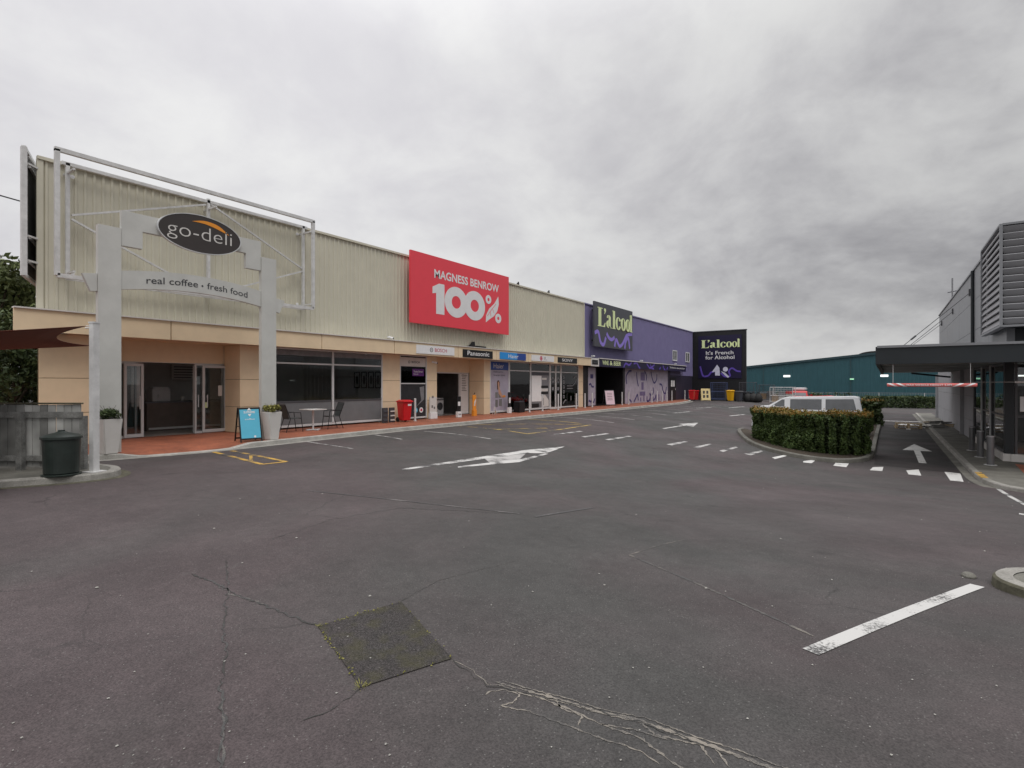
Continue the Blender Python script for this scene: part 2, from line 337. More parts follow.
class MB:
    def __init__(s): s.v = []; s.f = []
    def add(s, vs, fs):
        b = len(s.v); s.v += [tuple(map(float, p)) for p in vs]; s.f += [tuple(i+b for i in f) for f in fs]; return s
    def box(s, x0, x1, y0, y1, z0, z1):
        x0, x1 = sorted((x0, x1)); y0, y1 = sorted((y0, y1)); z0, z1 = sorted((z0, z1))
        return s.add([(x0, y0, z0), (x1, y0, z0), (x1, y1, z0), (x0, y1, z0), (x0, y0, z1), (x1, y0, z1), (x1, y1, z1), (x0, y1, z1)],
                     [(0, 3, 2, 1), (4, 5, 6, 7), (0, 1, 5, 4), (1, 2, 6, 5), (2, 3, 7, 6), (3, 0, 4, 7)])
    def taper(s, cx, cy, z0, z1, a0, b0, a1, b1):
        return s.add([(cx-a0, cy-b0, z0), (cx+a0, cy-b0, z0), (cx+a0, cy+b0, z0), (cx-a0, cy+b0, z0), (cx-a1, cy-b1, z1), (cx+a1, cy-b1, z1), (cx+a1, cy+b1, z1), (cx-a1, cy+b1, z1)],
                     [(0, 3, 2, 1), (4, 5, 6, 7), (0, 1, 5, 4), (1, 2, 6, 5), (2, 3, 7, 6), (3, 0, 4, 7)])
    def prism(s, poly, fn, a, b):      # poly: 2D outline (ccw); fn(u,v,d) -> xyz
        n = len(poly)
        return s.add([fn(u, v, a) for u, v in poly]+[fn(u, v, b) for u, v in poly],
                     [tuple(range(n))[::-1], tuple(range(n, 2*n))]+[(i, (i+1) % n, n+(i+1) % n, n+i) for i in range(n)])
    def cyl(s, p, q, r0, r1=None, n=12, caps=True):
        r1 = r0 if r1 is None else r1; p = Vector(p); q = Vector(q); d = (q-p)
        if d.length < 1e-6: return s
        d.normalize(); a = d.orthogonal().normalized(); b = d.cross(a)
        vs = [p+(a*math.cos(2*math.pi*i/n)+b*math.sin(2*math.pi*i/n))*r0 for i in range(n)]+[q+(a*math.cos(2*math.pi*i/n)+b*math.sin(2*math.pi*i/n))*r1 for i in range(n)]
        fs = [(i, (i+1) % n, n+(i+1) % n, n+i) for i in range(n)]
        if caps: fs += [tuple(range(n))[::-1], tuple(range(n, 2*n))]
        return s.add(vs, fs)
    def bar(s, p, q, w):               # square tube
        p = Vector(p); q = Vector(q); d = (q-p).normalized(); up = Vector((0, 0, 1)) if abs(d.z) < .9 else Vector((1, 0, 0))
        a = d.cross(up).normalized()*w/2; b = a.normalized().cross(d).normalized()*w/2
        vs = [p-a-b, p+a-b, p+a+b, p-a+b, q-a-b, q+a-b, q+a+b, q-a+b]
        return s.add(vs, [(0, 3, 2, 1), (4, 5, 6, 7), (0, 1, 5, 4), (1, 2, 6, 5), (2, 3, 7, 6), (3, 0, 4, 7)])
    def tube(s, pts, r, n=8):
        for i in range(len(pts)-1): s.cyl(pts[i], pts[i+1], r, r, n)
        return s
    def lathe(s, prof, cx=0, cy=0, n=24):
        vs = []; k = len(prof)
        for r, z in prof:
            for i in range(n): t = 2*math.pi*i/n; vs.append((cx+r*math.cos(t), cy+r*math.sin(t), z))
        fs = [(j*n+i, j*n+(i+1) % n, (j+1)*n+(i+1) % n, (j+1)*n+i) for j in range(k-1) for i in range(n)]
        fs += [tuple(range(n))[::-1], tuple((k-1)*n+i for i in range(n))]
        return s.add(vs, fs)
    def build(s, name, m, parent=None, smooth=False, bevel=0.0, world=False, recenter=False):
        me = bpy.data.meshes.new(name); off = Vector((0, 0, 0)); loc = Vector((0, 0, 0))
        if parent is not None and world: off = root_of(parent).location.copy()
        if recenter and parent is None:
            a = np.array(s.v); loc = Vector(((a[:, 0].min()+a[:, 0].max())/2, (a[:, 1].min()+a[:, 1].max())/2, a[:, 2].min())); off = loc
        me.from_pydata([tuple(Vector(p)-off) for p in s.v], [], s.f); me.update()
        if bevel or True:
            bm = bmesh.new(); bm.from_mesh(me); bmesh.ops.recalc_face_normals(bm, faces=bm.faces)
            if bevel:
                es = [e for e in bm.edges if len(e.link_faces) == 2 and e.calc_face_angle(0) > .6]
                if es: bmesh.ops.bevel(bm, geom=es, offset=bevel, segments=2, affect='EDGES', clamp_overlap=True)
            bm.to_mesh(me); bm.free()
        me.materials.append(m if not isinstance(m, str) else M[m])
        if smooth:
            for p in me.polygons: p.use_smooth = True
        o = bpy.data.objects.new(name, me); C.objects.link(o); o.location = loc
        if parent is not None: o.parent = parent
        return o

FX = lambda X: (lambda u, v, d: (X+d, u, v))        # plane facing +X, u along +Y
FY = lambda Y: (lambda u, v, d: (u, Y-d, v))        # plane facing -Y, u along +X
_tc = {}
def text_geo(s, bold=0.0):
    k = (s, bold)
    if k in _tc: return _tc[k]
    cu = bpy.data.curves.new('t', 'FONT'); cu.body = s; cu.size = 1; cu.offset = bold; cu.resolution_u = 3; cu.fill_mode = 'FRONT' if hasattr(cu, 'fill_mode') else cu.fill_mode
    ob = bpy.data.objects.new('t', cu); C.objects.link(ob); bpy.context.view_layer.update()
    me = bpy.data.meshes.new_from_object(ob.evaluated_get(bpy.context.evaluated_depsgraph_get()))
    vs = [(v.co.x, v.co.y) for v in me.vertices]; fs = [tuple(p.vertices) for p in me.polygons]
    bpy.data.objects.remove(ob); bpy.data.curves.remove(cu); bpy.data.meshes.remove(me)
    _tc[k] = (vs, fs); return vs, fs
def text(mb, s, fn, u0, v0, w, h, d, bold=0.0, warp=None):
    vs, fs = text_geo(s, bold); xs = [v[0] for v in vs]; ys = [v[1] for v in vs]
    ax, bx, ay, by = min(xs), max(xs), min(ys), max(ys)
    out = []
    for x, y in vs:
        u = u0+(x-ax)/(bx-ax)*w; v = v0+(y-ay)/(by-ay)*h
        if warp: u, v = warp(u, v)
        out.append(fn(u, v, d))
    mb.add(out, fs); return mb
def ellipse(cx, cy, a, b, n=40, t0=0, t1=2*math.pi):
    full = abs(t1-t0-2*math.pi) < 1e-6
    return [(cx+a*math.cos(t0+(t1-t0)*i/(n if full else n-1)), cy+b*math.sin(t0+(t1-t0)*i/(n if full else n-1))) for i in range(n)]
def ring(mb, fn, cx, cy, a, b, a2, b2, d0, d1, n=32, t0=0.0, t1=2*math.pi):
    for i in range(n):
        p = t0+(t1-t0)*i/n; q = t0+(t1-t0)*(i+1)/n
        mb.prism([(cx+a*math.cos(p), cy+b*math.sin(p)), (cx+a*math.cos(q), cy+b*math.sin(q)), (cx+a2*math.cos(q), cy+b2*math.sin(q)), (cx+a2*math.cos(p), cy+b2*math.sin(p))], fn, d0, d1)
    return mb
def rect(mb, fn, u0, u1, v0, v1, d0, d1): return mb.prism([(u0, v0), (u1, v0), (u1, v1), (u0, v1)], fn, d0, d1)
def smooth_pts(pts, k=8):
    out = []; P = [pts[0]]+list(pts)+[pts[-1]]
    for i in range(1, len(P)-2):
        for j in range(k):
            t = j/k; a, b, c, d = P[i-1], P[i], P[i+1], P[i+2]
            lb, l1, lc = math.dist(a, b), math.dist(b, c), math.dist(c, d); h1, h2, h3, h4 = 2*t**3-3*t*t+1, t**3-2*t*t+t, -2*t**3+3*t*t, t**3-t*t
            out.append(tuple(h1*b[q]+h2*(c[q]-a[q])/(lb+l1+1e-9)*l1+h3*c[q]+h4*(d[q]-b[q])/(l1+lc+1e-9)*l1 for q in range(len(b))))
    out.append(tuple(pts[-1])); return out
def ribbon(mb, fn, pts, w, d0, d1):
    P = smooth_pts(pts); n = len(P)
    for i in range(n-1):
        def nrm(k):
            a = P[max(0, k-1)]; b = P[min(n-1, k+1)]; dx, dy = b[0]-a[0], b[1]-a[1]; l = math.hypot(dx, dy) or 1
            return (-dy/l*w/2, dx/l*w/2)
        a, b = nrm(i), nrm(i+1)
        mb.prism([(P[i][0]-a[0], P[i][1]-a[1]), (P[i+1][0]-b[0], P[i+1][1]-b[1]), (P[i+1][0]+b[0], P[i+1][1]+b[1]), (P[i][0]+a[0], P[i][1]+a[1])], fn, d0, d1)
    return mb

# ---------------------------------------------------------------- ground
def ground():
    xs = [-2500, -900, -300, -120, -60, -35, -24]+list(np.arange(-16, 1.01, .4))+[2, 4, 8, 14, 25, 60, 150, 400, 1200, 2500]
    ys = [-600, -200, -60, -20, -8]+list(np.arange(-2, 22.01, .4))+[24, 28, 34, 42, 52, 64, 80, 110, 160, 260, 500, 1000, 2000, 3500]
    v = [(x, y, gz(x, y)) for y in ys for x in xs]; nx = len(xs)
    f = [(j*nx+i, j*nx+i+1, (j+1)*nx+i+1, (j+1)*nx+i) for j in range(len(ys)-1) for i in range(nx-1)]
    o = MB().add(v, f).build('car_park', 'asphalt', smooth=True); tag(o, kind='structure')
ground()
def drape(mb, c, off=.005, step=.4):
    c = [Vector((p[0], p[1], 0)) for p in c]
    nu = max(1, int(max((c[1]-c[0]).length, (c[2]-c[3]).length)/step)+1); nv = max(1, int(max((c[3]-c[0]).length, (c[2]-c[1]).length)/step)+1)
    vs = []
    for j in range(nv+1):
        for i in range(nu+1):
            a = c[0].lerp(c[1], i/nu); b = c[3].lerp(c[2], i/nu); p = a.lerp(b, j/nv); vs.append((p.x, p.y, gz(p.x, p.y)+off))
    fs = [(j*(nu+1)+i, j*(nu+1)+i+1, (j+1)*(nu+1)+i+1, (j+1)*(nu+1)+i) for j in range(nv) for i in range(nu)]
    mb.add(vs, fs)
def line(mb, p, q, w, off=.005):
    p = Vector(p); q = Vector(q); d = (q-p).normalized(); n = Vector((-d.y, d.x))*w/2
    drape(mb, [p-n, q-n, q+n, p+n], off)
def marking(name, m, fn):
    mb = MB(); fn(mb); o = mb.build(name, m); tag(o, kind='structure'); return o

# bay lines in front of the shops
def f(mb):
    for Y in (24.1, 26.6, 29.1, 31.6, 34.1, 36.6, 39.1, 41.6, 44.1, 46.6, 49.1): line(mb, (-14.3, Y+.25), (-10.5, Y-.6), .10)
    line(mb, (-13.8, 14.29), (-10.6, 14.05), .09)
    line(mb, (-14.4, 9.75), (-11.7, 9.4), .08); line(mb, (-14.4, 12.4), (-12.4, 11.85), .08)
marking('bay_line_marking', 'pworn', f)
def f(mb):
    line(mb, (-14.0, 6.91), (-11.02, 6.46), .11); line(mb, (-13.87, 7.3), (-10.97, 7.0), .11); line(mb, (-11.02, 6.46), (-10.97, 7.0), .10)
    line(mb, (-12.6, 7.1), (-11.6, 6.55), .07)
marking('yellow_hatch_marking', 'pyellow', f)
def f(mb):
    line(mb, (-10.63, 16.3), (-10.7, 21.5), .12); line(mb, (-10.7, 21.5), (-14.4, 22.1), .12)
    line(mb, (-10.7, 21.4), (-14.4, 17.7), .10); line(mb, (-10.63, 16.3), (-14.3, 16.9), .10); line(mb, (-12.2, 16.6), (-11.2, 18.6), .1)
marking('yellow_loading_zone_marking', 'pyfaint', f)
def f(mb):
    line(mb, (-14.3, 19.5), (-10.75, 19.0), .08)
    mb_q = [(-14.3, 17.2), (-10.9, 16.8), (-10.9, 21.3), (-14.3, 21.8)]
marking('faint_zone_marking', 'pfaint', f)
def px(mb, *q): drape(mb, [onG(*p) for p in q])
def f(mb):
    px(mb, (402, 469), (526, 450), (528, 452.8), (402, 470.6)); px(mb, (524, 450.3), (565, 446.6), (546, 453.4), (529, 453.2))
    px(mb, (458, 466.6), (520, 459.2), (520, 462.2), (458, 467.8)); px(mb, (520, 459.4), (545, 453.6), (549, 453.8), (520, 462))
marking('straight_arrow_marking', 'pwhite', f)
def f(mb): px(mb, (484, 458.4), (526, 453.6), (520, 459), (490, 463))
marking('faded_arrow_marking', 'pworn', f)
def f(mb):
    line(mb, (-8.3, 23.9), (-8.15, 27.2), .13); drape(mb, [(-8.55, 26.7), (-7.75, 26.7), (-8.13, 28.8), (-8.15, 28.8)])
    line(mb, (-10.1, 44), (-9.7, 48), .14); line(mb, (-11.4, 40), (-11.0, 42.5), .14); line(mb, (-8.2, 36), (-7.9, 39), .14); line(mb, (-10.8, 33), (-10.6, 35.6), .12)
marking('far_arrow_marking', 'pwhite', f)
dash = [(-10.0, 18.1), (-9.1, 18.6), (-8.3, 18.9), (-6.4, 20.1), (-5.6, 20.6), (-4.8, 20.7), (-3.95, 20.6), (-3.0, 20.25), (-2.12, 20.4)]
def f(mb):
    for i, (x, y) in enumerate(dash[:3]): line(mb, (x, y-.95), (x+.1, y+.95), .16)
    for q in (((744, 453.8), (761, 450.7), (763, 451.5), (750.8, 455.5)), ((719.3, 450.8), (735.6, 446.7), (737.9, 447.7), (723, 452.1)), ((692, 447.5), (710, 443.6), (712, 444.4), (698, 448.2)), ((666, 444.5), (684, 441.3), (688, 442), (672, 445.5))): px(mb, *q)
marking('worn_dash_marking', 'pworn', f)
def f(mb):
    for q in (((943.9, 471.2), (959.6, 471.7), (963.6, 482), (950.2, 480.6)), ((906.2, 470.5), (918.6, 469.6), (921.4, 475.9), (908.5, 474.5)), ((872.9, 467.2), (883.4, 467), (882.3, 471.2), (869.8, 470.3)),
              ((835.4, 463), (849, 463.6), (846.3, 467.3), (833.4, 465.8)), ((803.3, 461.2), (816.8, 459.5), (811.7, 463.3), (803, 462.6)), ((771.8, 457.6), (786.3, 454.6), (787.4, 455.9), (775.2, 459.2))): px(mb, *q)
marking('dashed_give_way_marking', 'pcrisp', f)
def f(mb):
    line(mb, (-.405, 3.955), (.67, 6.40), .105)
    line(mb, onG(998, 489), onG(1040, 512), .09)
    px(mb, (1019, 513.3), (1030, 515), (1030, 516.5), (1019, 514.6))
marking('white_bay_line_marking', 'pwhite', f)
def f(mb):
    line(mb, onG(535, 517), onG(592, 508), .06)
    line(mb, onG(310, 491), onG(520, 514), .03)
marking('faded_line_marking', 'pfaint', f)

# cracks
def crack(mb, pts, w, jit=.02, off=.0022, seg=.035):
    P = [Vector(onG(*p)) for p in pts]; Q = []
    for a, b in zip(P, P[1:]):
        n = max(2, int((b-a).length/seg)); d = (b-a).normalized(); nn = Vector((-d.y, d.x))
        for i in range(n): Q.append(a.lerp(b, i/n)+nn*random.uniform(-jit, jit))
    Q.append(P[-1]); n = len(Q); k0 = len(mb.v); ws = [w*random.uniform(.2, 1.5) for _ in Q]; ws[0] = ws[-1] = w*.15
    for i, q in enumerate(Q):
        a = Q[max(0, i-1)]; b = Q[min(n-1, i+1)]; d = (b-a).normalized(); nn = Vector((-d.y, d.x))*ws[i]/2
        for e in (q-nn, q+nn): mb.v.append((e.x, e.y, gz(e.x, e.y)+off))
    for i in range(n-1): mb.f.append((k0+2*i, k0+2*i+2, k0+2*i+3, k0+2*i+1))
def f(mb):
    main = [(496, 683), (520, 690), (560, 700), (600, 712), (640, 720), (680, 735), (730, 752), (790, 775)]
    for dx, dy, w_ in ((0, 0, .019), (2, 2.5, .010), (6, -2, .008)): crack(mb, [(a+dx+random.uniform(-2, 2), b+dy+random.uniform(-1, 1)) for a, b in main], w_, .005, .0022+.0002*dx, .014)
    for P, w_ in (([(540, 698), (575, 712), (600, 724), (640, 738), (665, 757), (690, 775)], .007), ([(500, 706), (530, 712), (562, 724), (600, 738), (640, 751), (660, 765)], .005),
                  ([(545, 694), (556, 700), (562, 709), (582, 716), (578, 726)], .005), ([(485, 695), (489, 692), (505, 690), (520, 695), (512, 703), (500, 706)], .005), ([(600, 724), (640, 731), (668, 740)], .005),
                  ([(640, 722), (655, 735), (700, 745), (715, 765)], .006), ([(680, 735), (715, 748), (730, 768)], .005)):
        crack(mb, P, w_*1.9, .005, .0024, .016)
    crack(mb, [(452, 660), (470, 668), (487, 684), (505, 686)], .006, .008)
    crack(mb, [(629, 555), (700, 585), (760, 612), (815, 637)], .026, .003, .0026, .03); crack(mb, [(629, 555), (660, 545), (684, 540)], .016, .003)
    crack(mb, [(222, 690), (223, 720), (222, 768)], .012, .01); crack(mb, [(215, 583), (232, 595), (265, 605)], .02, .02)
marking('pale_asphalt_crack', 'dust', f)
def f(mb):
    crack(mb, [(190, 574), (215, 583), (240, 596), (280, 612), (318, 626)], .016, .015, .003)
    crack(mb, [(226, 560), (228, 590), (223, 625), (226, 655), (221, 690), (224, 730), (221, 775)], .010, .016, .003)
    crack(mb, [(452, 660), (487, 686), (540, 696), (640, 722), (730, 756)], .007, .015, .003)
    crack(mb, [(362, 688), (330, 712), (300, 722)], .006, .01, .003); crack(mb, [(270, 540), (330, 520), (400, 508), (520, 514)], .01, .03, .003)
    crack(mb, [(399, 602), (440, 580), (520, 560)], .004, .015, .003)
marking('dark_asphalt_crack', 'crackd', f)
pc = [onG(*p) for p in [(318, 627), (401, 602), (452, 659), (361, 688)]]
def f(mb):
    drape(mb, pc, .006, .05)
marking('asphalt_patch', 'patch', f)
def moss():
    v = []; fc = []
    spots = [(pc[0], pc[3], 46), (pc[0], pc[1], 26), (pc[1], pc[2], 9), (pc[2], pc[3], 7)]
    for a, b, n in spots:
        a = Vector(a); b = Vector(b)
        for i in range(n):
            t = (hash((round(a.x, 3), i % 5, n)) % 997)/997+random.gauss(0, .05) if i % 4 else random.random(); t = min(1, max(0, t)); p = a.lerp(b, t)+Vector((random.gauss(0, .010), random.gauss(0, .010)))
            r = random.uniform(.002, .009); z = gz(p.x, p.y)+.008; k = len(v); h = random.uniform(.002, .012); an = random.random()*6
            for q in range(5): v.append((p.x+r*math.cos(an+q*1.256)*random.uniform(.6, 1.3), p.y+r*math.sin(an+q*1.256), z))
            v.append((p.x, p.y, z+h)); fc += [(k+q, k+(q+1) % 5, k+5) for q in range(5)]
    for cx, n, r0 in ((pc[3], 45, .035), (pc[0], 18, .02)):
        for i in range(n):
            an = random.random()*6.28; rr = abs(random.gauss(0, r0)); p = Vector(cx)+Vector((math.cos(an)*rr, math.sin(an)*rr)); z = gz(p.x, p.y)+.006; k = len(v); d = Vector((math.cos(an), math.sin(an)))
            e = p+d*random.uniform(.01, .03); w = .002
            v += [(p.x-d.y*w, p.y+d.x*w, z), (p.x+d.y*w, p.y-d.x*w, z), (e.x, e.y, z+random.uniform(.005, .02))]; fc.append((k, k+1, k+2))
    o = MB().add(v, fc).build('moss', 'leafy'); tag(o, kind='stuff', label='yellow green moss and weeds along the edges of the square asphalt patch', cat='moss')
moss()
def litter():
    v = []; fc = []
    for i in range(130):
        px_, py_ = random.uniform(0, 1024), random.uniform(445, 768)
        if py_ < 470 and (px_ > 700 or px_ < 230): continue
        x, y = onG(px_, py_); r = random.uniform(.003, .009)*(1 if py_ > 600 else 1.8); z = gz(x, y)+.006; k = len(v)
        an = random.random()*6
        for q in range(4): v.append((x+r*math.cos(an+q*1.57)*random.uniform(.5, 1.2), y+r*math.sin(an+q*1.57), z))
        v.append((x, y, z+r*.5)); fc += [(k+q, k+(q+1) % 4, k+4) for q in range(4)]
    o = MB().add(v, fc).build('loose_grit', 'conc2'); tag(o, kind='stuff', label='pale loose grit scattered over the asphalt', cat='grit')
litter()

# footpath in front of the shops
W = -17.36
edge = [(-15.6, -6), (-15.6, 3.0), (-15.2, 3.9), (-14.75, 4.4), (-14.52, 4.9), (-14.38, 5.6), (-14.25, 6.2), (-14.16, 6.9), (-14.20, 7.7), (-14.30, 9.0), (-14.42, 10.7), (-14.62, 14), (-14.64, 45), (-15.1, 49.5), (-15.8, 53.5), (-17.3, 57.0)]
edge = smooth_pts(edge, 4)
def offs(P, d):
    out = []
    for i in range(len(P)):
        a = P[max(0, i-1)]; b = P[min(len(P)-1, i+1)]; dx, dy = b[0]-a[0], b[1]-a[1]; l = math.hypot(dx, dy) or 1
        out.append((P[i][0]+dy/l*d, P[i][1]-dx/l*d))
    return out
def strip(mb, A, B, za, zb):
    k = len(mb.v); n = len(A)
    for a, b in zip(A, B): mb.v.append((a[0], a[1], za)); mb.v.append((b[0], b[1], zb))
    for i in range(n-1): mb.f.append((k+2*i, k+2*i+1, k+2*i+3, k+2*i+2))
def zE(y): return -.098*ss((y-4.9)/.7)*ss((8.1-y)/.7)          # the kerb drops to the road in front of the deli doors
def stripz(mb, A, B, fa, fb):
    k = len(mb.v)
    for e, a, b in zip(edge, A, B): mb.v.append((a[0], a[1], fa(e[1]))); mb.v.append((b[0], b[1], fb(e[1])))
    for i in range(len(A)-1): mb.f.append((k+2*i, k+2*i+1, k+2*i+3, k+2*i+2))
mb = MB(); rows = [(-1.5, 0), (-1.1, .16), (-.7, .5), (-.35, .84), (-.15, 1)]
strip(mb, [(-30 if p[1] < 4 else W-1.2, p[1]) for p in edge], offs(edge, -1.5), 0.0, 0.0)
for (a, ka), (b, kb) in zip(rows, rows[1:]): stripz(mb, offs(edge, a), offs(edge, b), lambda y: zE(y)*ka, lambda y: zE(y)*kb)
tag(mb.build('footpath', 'tile'), kind='structure')
mb = MB()
stripz(mb, offs(edge, -.155), offs(edge, -.02), lambda y: zE(y)+.004, lambda y: zE(y)+.002); stripz(mb, offs(edge, -.02), offs(edge, 0), lambda y: zE(y)+.002, lambda y: zE(y)-.012); stripz(mb, offs(edge, 0), offs(edge, .01), lambda y: zE(y)-.012, lambda y: -.14)
tag(mb.build('kerb', 'conc2'), kind='structure')
mb = MB(); strip(mb, offs(edge, .0), offs(edge, .22), -.110, -.116); tag(mb.build('gutter', 'conc'), kind='structure')

# ---------------------------------------------------------------- row of shops
shop = thing('retail_building', 'long low row of shops with beige corrugated cladding changing to purple at its far end', 'shop building', (W, 4.3, 0))
def P_(mb, name, m, parent=shop, **k): return mb.build(name, m, parent, world=True, **k)
ROOF = 7.22; FT, FB = 3.39, 2.86; FXP = W+.6
def ribs(y0, y1, z0, z1, x, pitch=.2, d=.034, zf=None):
    v = []; prof = []; y = y0
    while y < y1:
        for dy, dx in ((0, 0), (pitch*.60, 0), (pitch*.68, d), (pitch*.92, d)):
            if y+dy < y1: prof.append((y+dy, dx))
        y += pitch
    prof.append((y1, 0)); mb = MB()
    for yy, dx in prof: mb.v += [(x+dx, yy, z0), (x+dx, yy, z1)]
    for i in range(len(prof)-1): mb.f.append((2*i, 2*i+2, 2*i+3, 2*i+1))
    return mb
P_(ribs(4.31, 33.7, FT-.05, ROOF-.02, W), 'cladding', 'clad')
P_(ribs(33.72, 59.4, FT-.05, ROOF-.02, W), 'cladding', 'clad2')
P_(ribs(52.0, 59.4, 2.45, FT-.052, W-.01), 'cladding', 'clad2')
mb = MB(); mb.box(W-.02, W+.09, 4.28, 33.7, ROOF-.03, ROOF+.05); P_(mb, 'parapet_flashing', 'clad')
mb = MB(); mb.box(W-.1, W+.09, 33.71, 59.45, ROOF-.03, ROOF+.05); P_(mb, 'parapet_flashing', 'clad2')
P_(MB().box(W-.05, W+.08, 33.64, 33.76, FT, ROOF-.04), 'corner_flashing', 'clad'); P_(MB().box(W-.0, W+.06, 4.27, 4.40, FT, ROOF-.04), 'corner_flashing', 'clad')
mb = MB()   # body behind: roof sheet and skewed end wall
mb.add([(W-.03, 4.31, ROOF-.25), (W-.03, 62, ROOF-.25), (W-30, 62, ROOF-.25), (W-30, 16.3, ROOF-.25)], [(0, 1, 2, 3)]); P_(mb, 'roof', 'galv')
mb = MB(); mb.add([(W-.03, 4.31, 0), (W-30, 16.3, 0), (W-30, 16.3, ROOF), (W-.03, 4.31, ROOF)], [(0, 1, 2, 3)]); P_(mb, 'end_wall', 'clad')
# fascia canopy
fj = [3.71, 7.1, 12.1, 15.6, 19.65, 22.7, 25.75, 28.8, 31.9, 33.7]
mb = MB()
for a, b in zip(fj, fj[1:]): mb.box(FXP-.06, FXP, a+.012, b-.012, FB, FT)
mb.add([(FXP-.06, 3.735, FB), (W-.05, 4.16, FB), (W-.05, 4.16, FT), (FXP-.06, 3.735, FT), (FXP-.06, 3.80, FB), (W-.05, 4.22, FB), (W-.05, 4.22, FT), (FXP-.06, 3.80, FT)], [(0, 1, 2, 3), (7, 6, 5, 4), (0, 4, 5, 1), (3, 2, 6, 7)])
P_(mb, 'fascia', 'beige', bevel=.004)
mb = MB(); mb.box(FXP-.075, FXP-.062, 3.8, 33.7, FB+.01, FT-.01); P_(mb, 'fascia_backing', 'joint')
mb = MB(); mb.box(W+.02, FXP+.05, 4.0, 33.7, FT+.002, FT+.035); mb.box(FXP-.15, FXP+.05, 3.72, 3.999, FT+.002, FT+.035); P_(mb, 'fascia_flashing', 'offwhite')
mb = MB(); mb.box(W-1.1, FXP-.08, 4.9, 33.7, FB+.03, FB+.06); P_(mb, 'soffit', 'beige')
mb = MB(); mb.box(FXP-.06, FXP+.0, 33.72, 34.95, FB-.02, FT+.02); P_(mb, 'fascia', 'offwhite')
mb = MB(); mb.box(FXP-.06, FXP-.002, 34.97, 55.1, FB-.02, FT); P_(mb, 'fascia', 'navy')
mb = MB(); mb.box(FXP-.1, FXP+.06, 34.97, 55.1, FT+.002, FT+.06); P_(mb, 'fascia_flashing', 'offwhite')
mb = MB(); mb.box(W-1.1, FXP-.07, 33.72, 55.1, FB+.03, FB+.06); P_(mb, 'soffit', 'blk2')

def pillar(y0, y1, m='beige', xback=1.0, joints=True, proud=0.0):
    mb = MB(); zs = [0, .85, 1.75, FB+.028]
    for a, b in zip(zs, zs[1:]): mb.box(W-xback, W+proud, y0, y1, a+.006, b-.006)
    o = P_(mb, 'pillar', m, bevel=.005)
    mb = MB(); mb.box(W-xback+.02, W+proud-.012, y0+.012, y1-.012, .0, FB); mb.build('panel_joint', 'joint', o, world=True)
pillar(4.33, 5.9, xback=.06); P_(MB().box(W-1.0, W-.065, 5.8, 5.9, 0, FB+.028), 'side_wall', 'beige'); pillar(9.42, 10.62); pillar(15.5, 16.48); pillar(18.15, 18.82); pillar(22.42, 22.95, xback=1.0); pillar(33.0, 33.66)
# wall above the recessed entrances
P_(MB().box(W-1.1, W-1.02, 5.9, 9.42, 2.27, FB+.03), 'entrance_header', 'beige'); P_(MB().box(W-1.1, W-1.0, 18.82, 22.42, 2.2, FB+.03), 'entrance_header', 'beige')

def window(y0, y1, z0, z1, x, mull=(), trans=(), fr='alu', m='glass', t=.05, name='shop_window'):
    mb = MB(); d = .07
    mb.box(x-d, x, y0, y0+t, z0, z1); mb.box(x-d, x, y1-t, y1, z0, z1)
    mb.box(x-d+.003, x-.003, y0+t, y1-t, z0, z0+t*1.4); mb.box(x-d+.003, x-.003, y0+t, y1-t, z1-t, z1)
    for y in mull: mb.box(x-d+.005, x+.012, y-t/2-.01, y+t/2+.01, z0+t*1.4, z1-t)
    ys = [y0+t]+sorted(mull)+[y1-t]
    for z in trans:
        for a, b in zip(ys, ys[1:]): mb.box(x-d+.008, x-.006, a+.035, b-.035, z-t/2, z+t/2)
    fr_ = P_(mb, name, fr, bevel=.004)
    mb = MB(); mb.box(x-d/2-.004, x-d/2, y0+t*.5, y1-t*.5, z0+t*.5, z1-t*.5); mb.build('pane', m, fr_, world=True)
    return fr_
# deli entrance: fixed side light, sliding leaves
XD = W-1.0
w1 = window(5.95, yX(137, XD), .0, 2.25, XD)
w2 = window(yX(195, XD), 9.38, .0, 2.25, XD, mull=(yX(224, XD),))
def door(y0, y1, x, z1=2.2, fr='alu', name='sliding_door', hs=1):
    o = window(y0, y1, .02, z1, x, fr=fr, name=name, t=.07)
    mb = MB(); yy = y0+.12 if hs > 0 else y1-.12
    mb.cyl((x+.05, yy, .85), (x+.05, yy, 1.25), .015); mb.box(x, x+.05, yy-.01, yy+.01, .9, .93); mb.box(x, x+.05, yy-.01, yy+.01, 1.18, 1.21); mb.build('handle', 'alu', o, world=True)
    return o
door(yX(137, XD)-.35, yX(143, XD), XD+.06, hs=-1); dR = door(yX(195, XD), yX(203, XD)+.1, XD-.08)
dR2 = door(yX(202, XD), yX(226, XD), XD+.06)
def sheet(y0, y1, z0, z1, x, m, parent, name='poster'):
    mb = MB(); mb.box(x, x+.004, y0, y1, z0, z1); return mb.build(name, m, parent, world=True)
XP = XD+.072
sheet(yX(218.5, XP), yX(222.5, XP), 1.2, 1.55, XP-.03, 'offwhite', dR2, 'notice'); sheet(yX(204.5, XP), yX(208, XP), .82, 1.0, XP-.03, 'lime', dR2, 'notice')
sheet(yX(131, XD), yX(134, XD), 1.15, 1.6, XD-.02, 'offwhite', w1, 'notice')
mb = MB(); mb.box(W-1.12, W-1.02, 5.9, 9.42, 2.255, 2.27); P_(mb, 'door_track', 'alu')
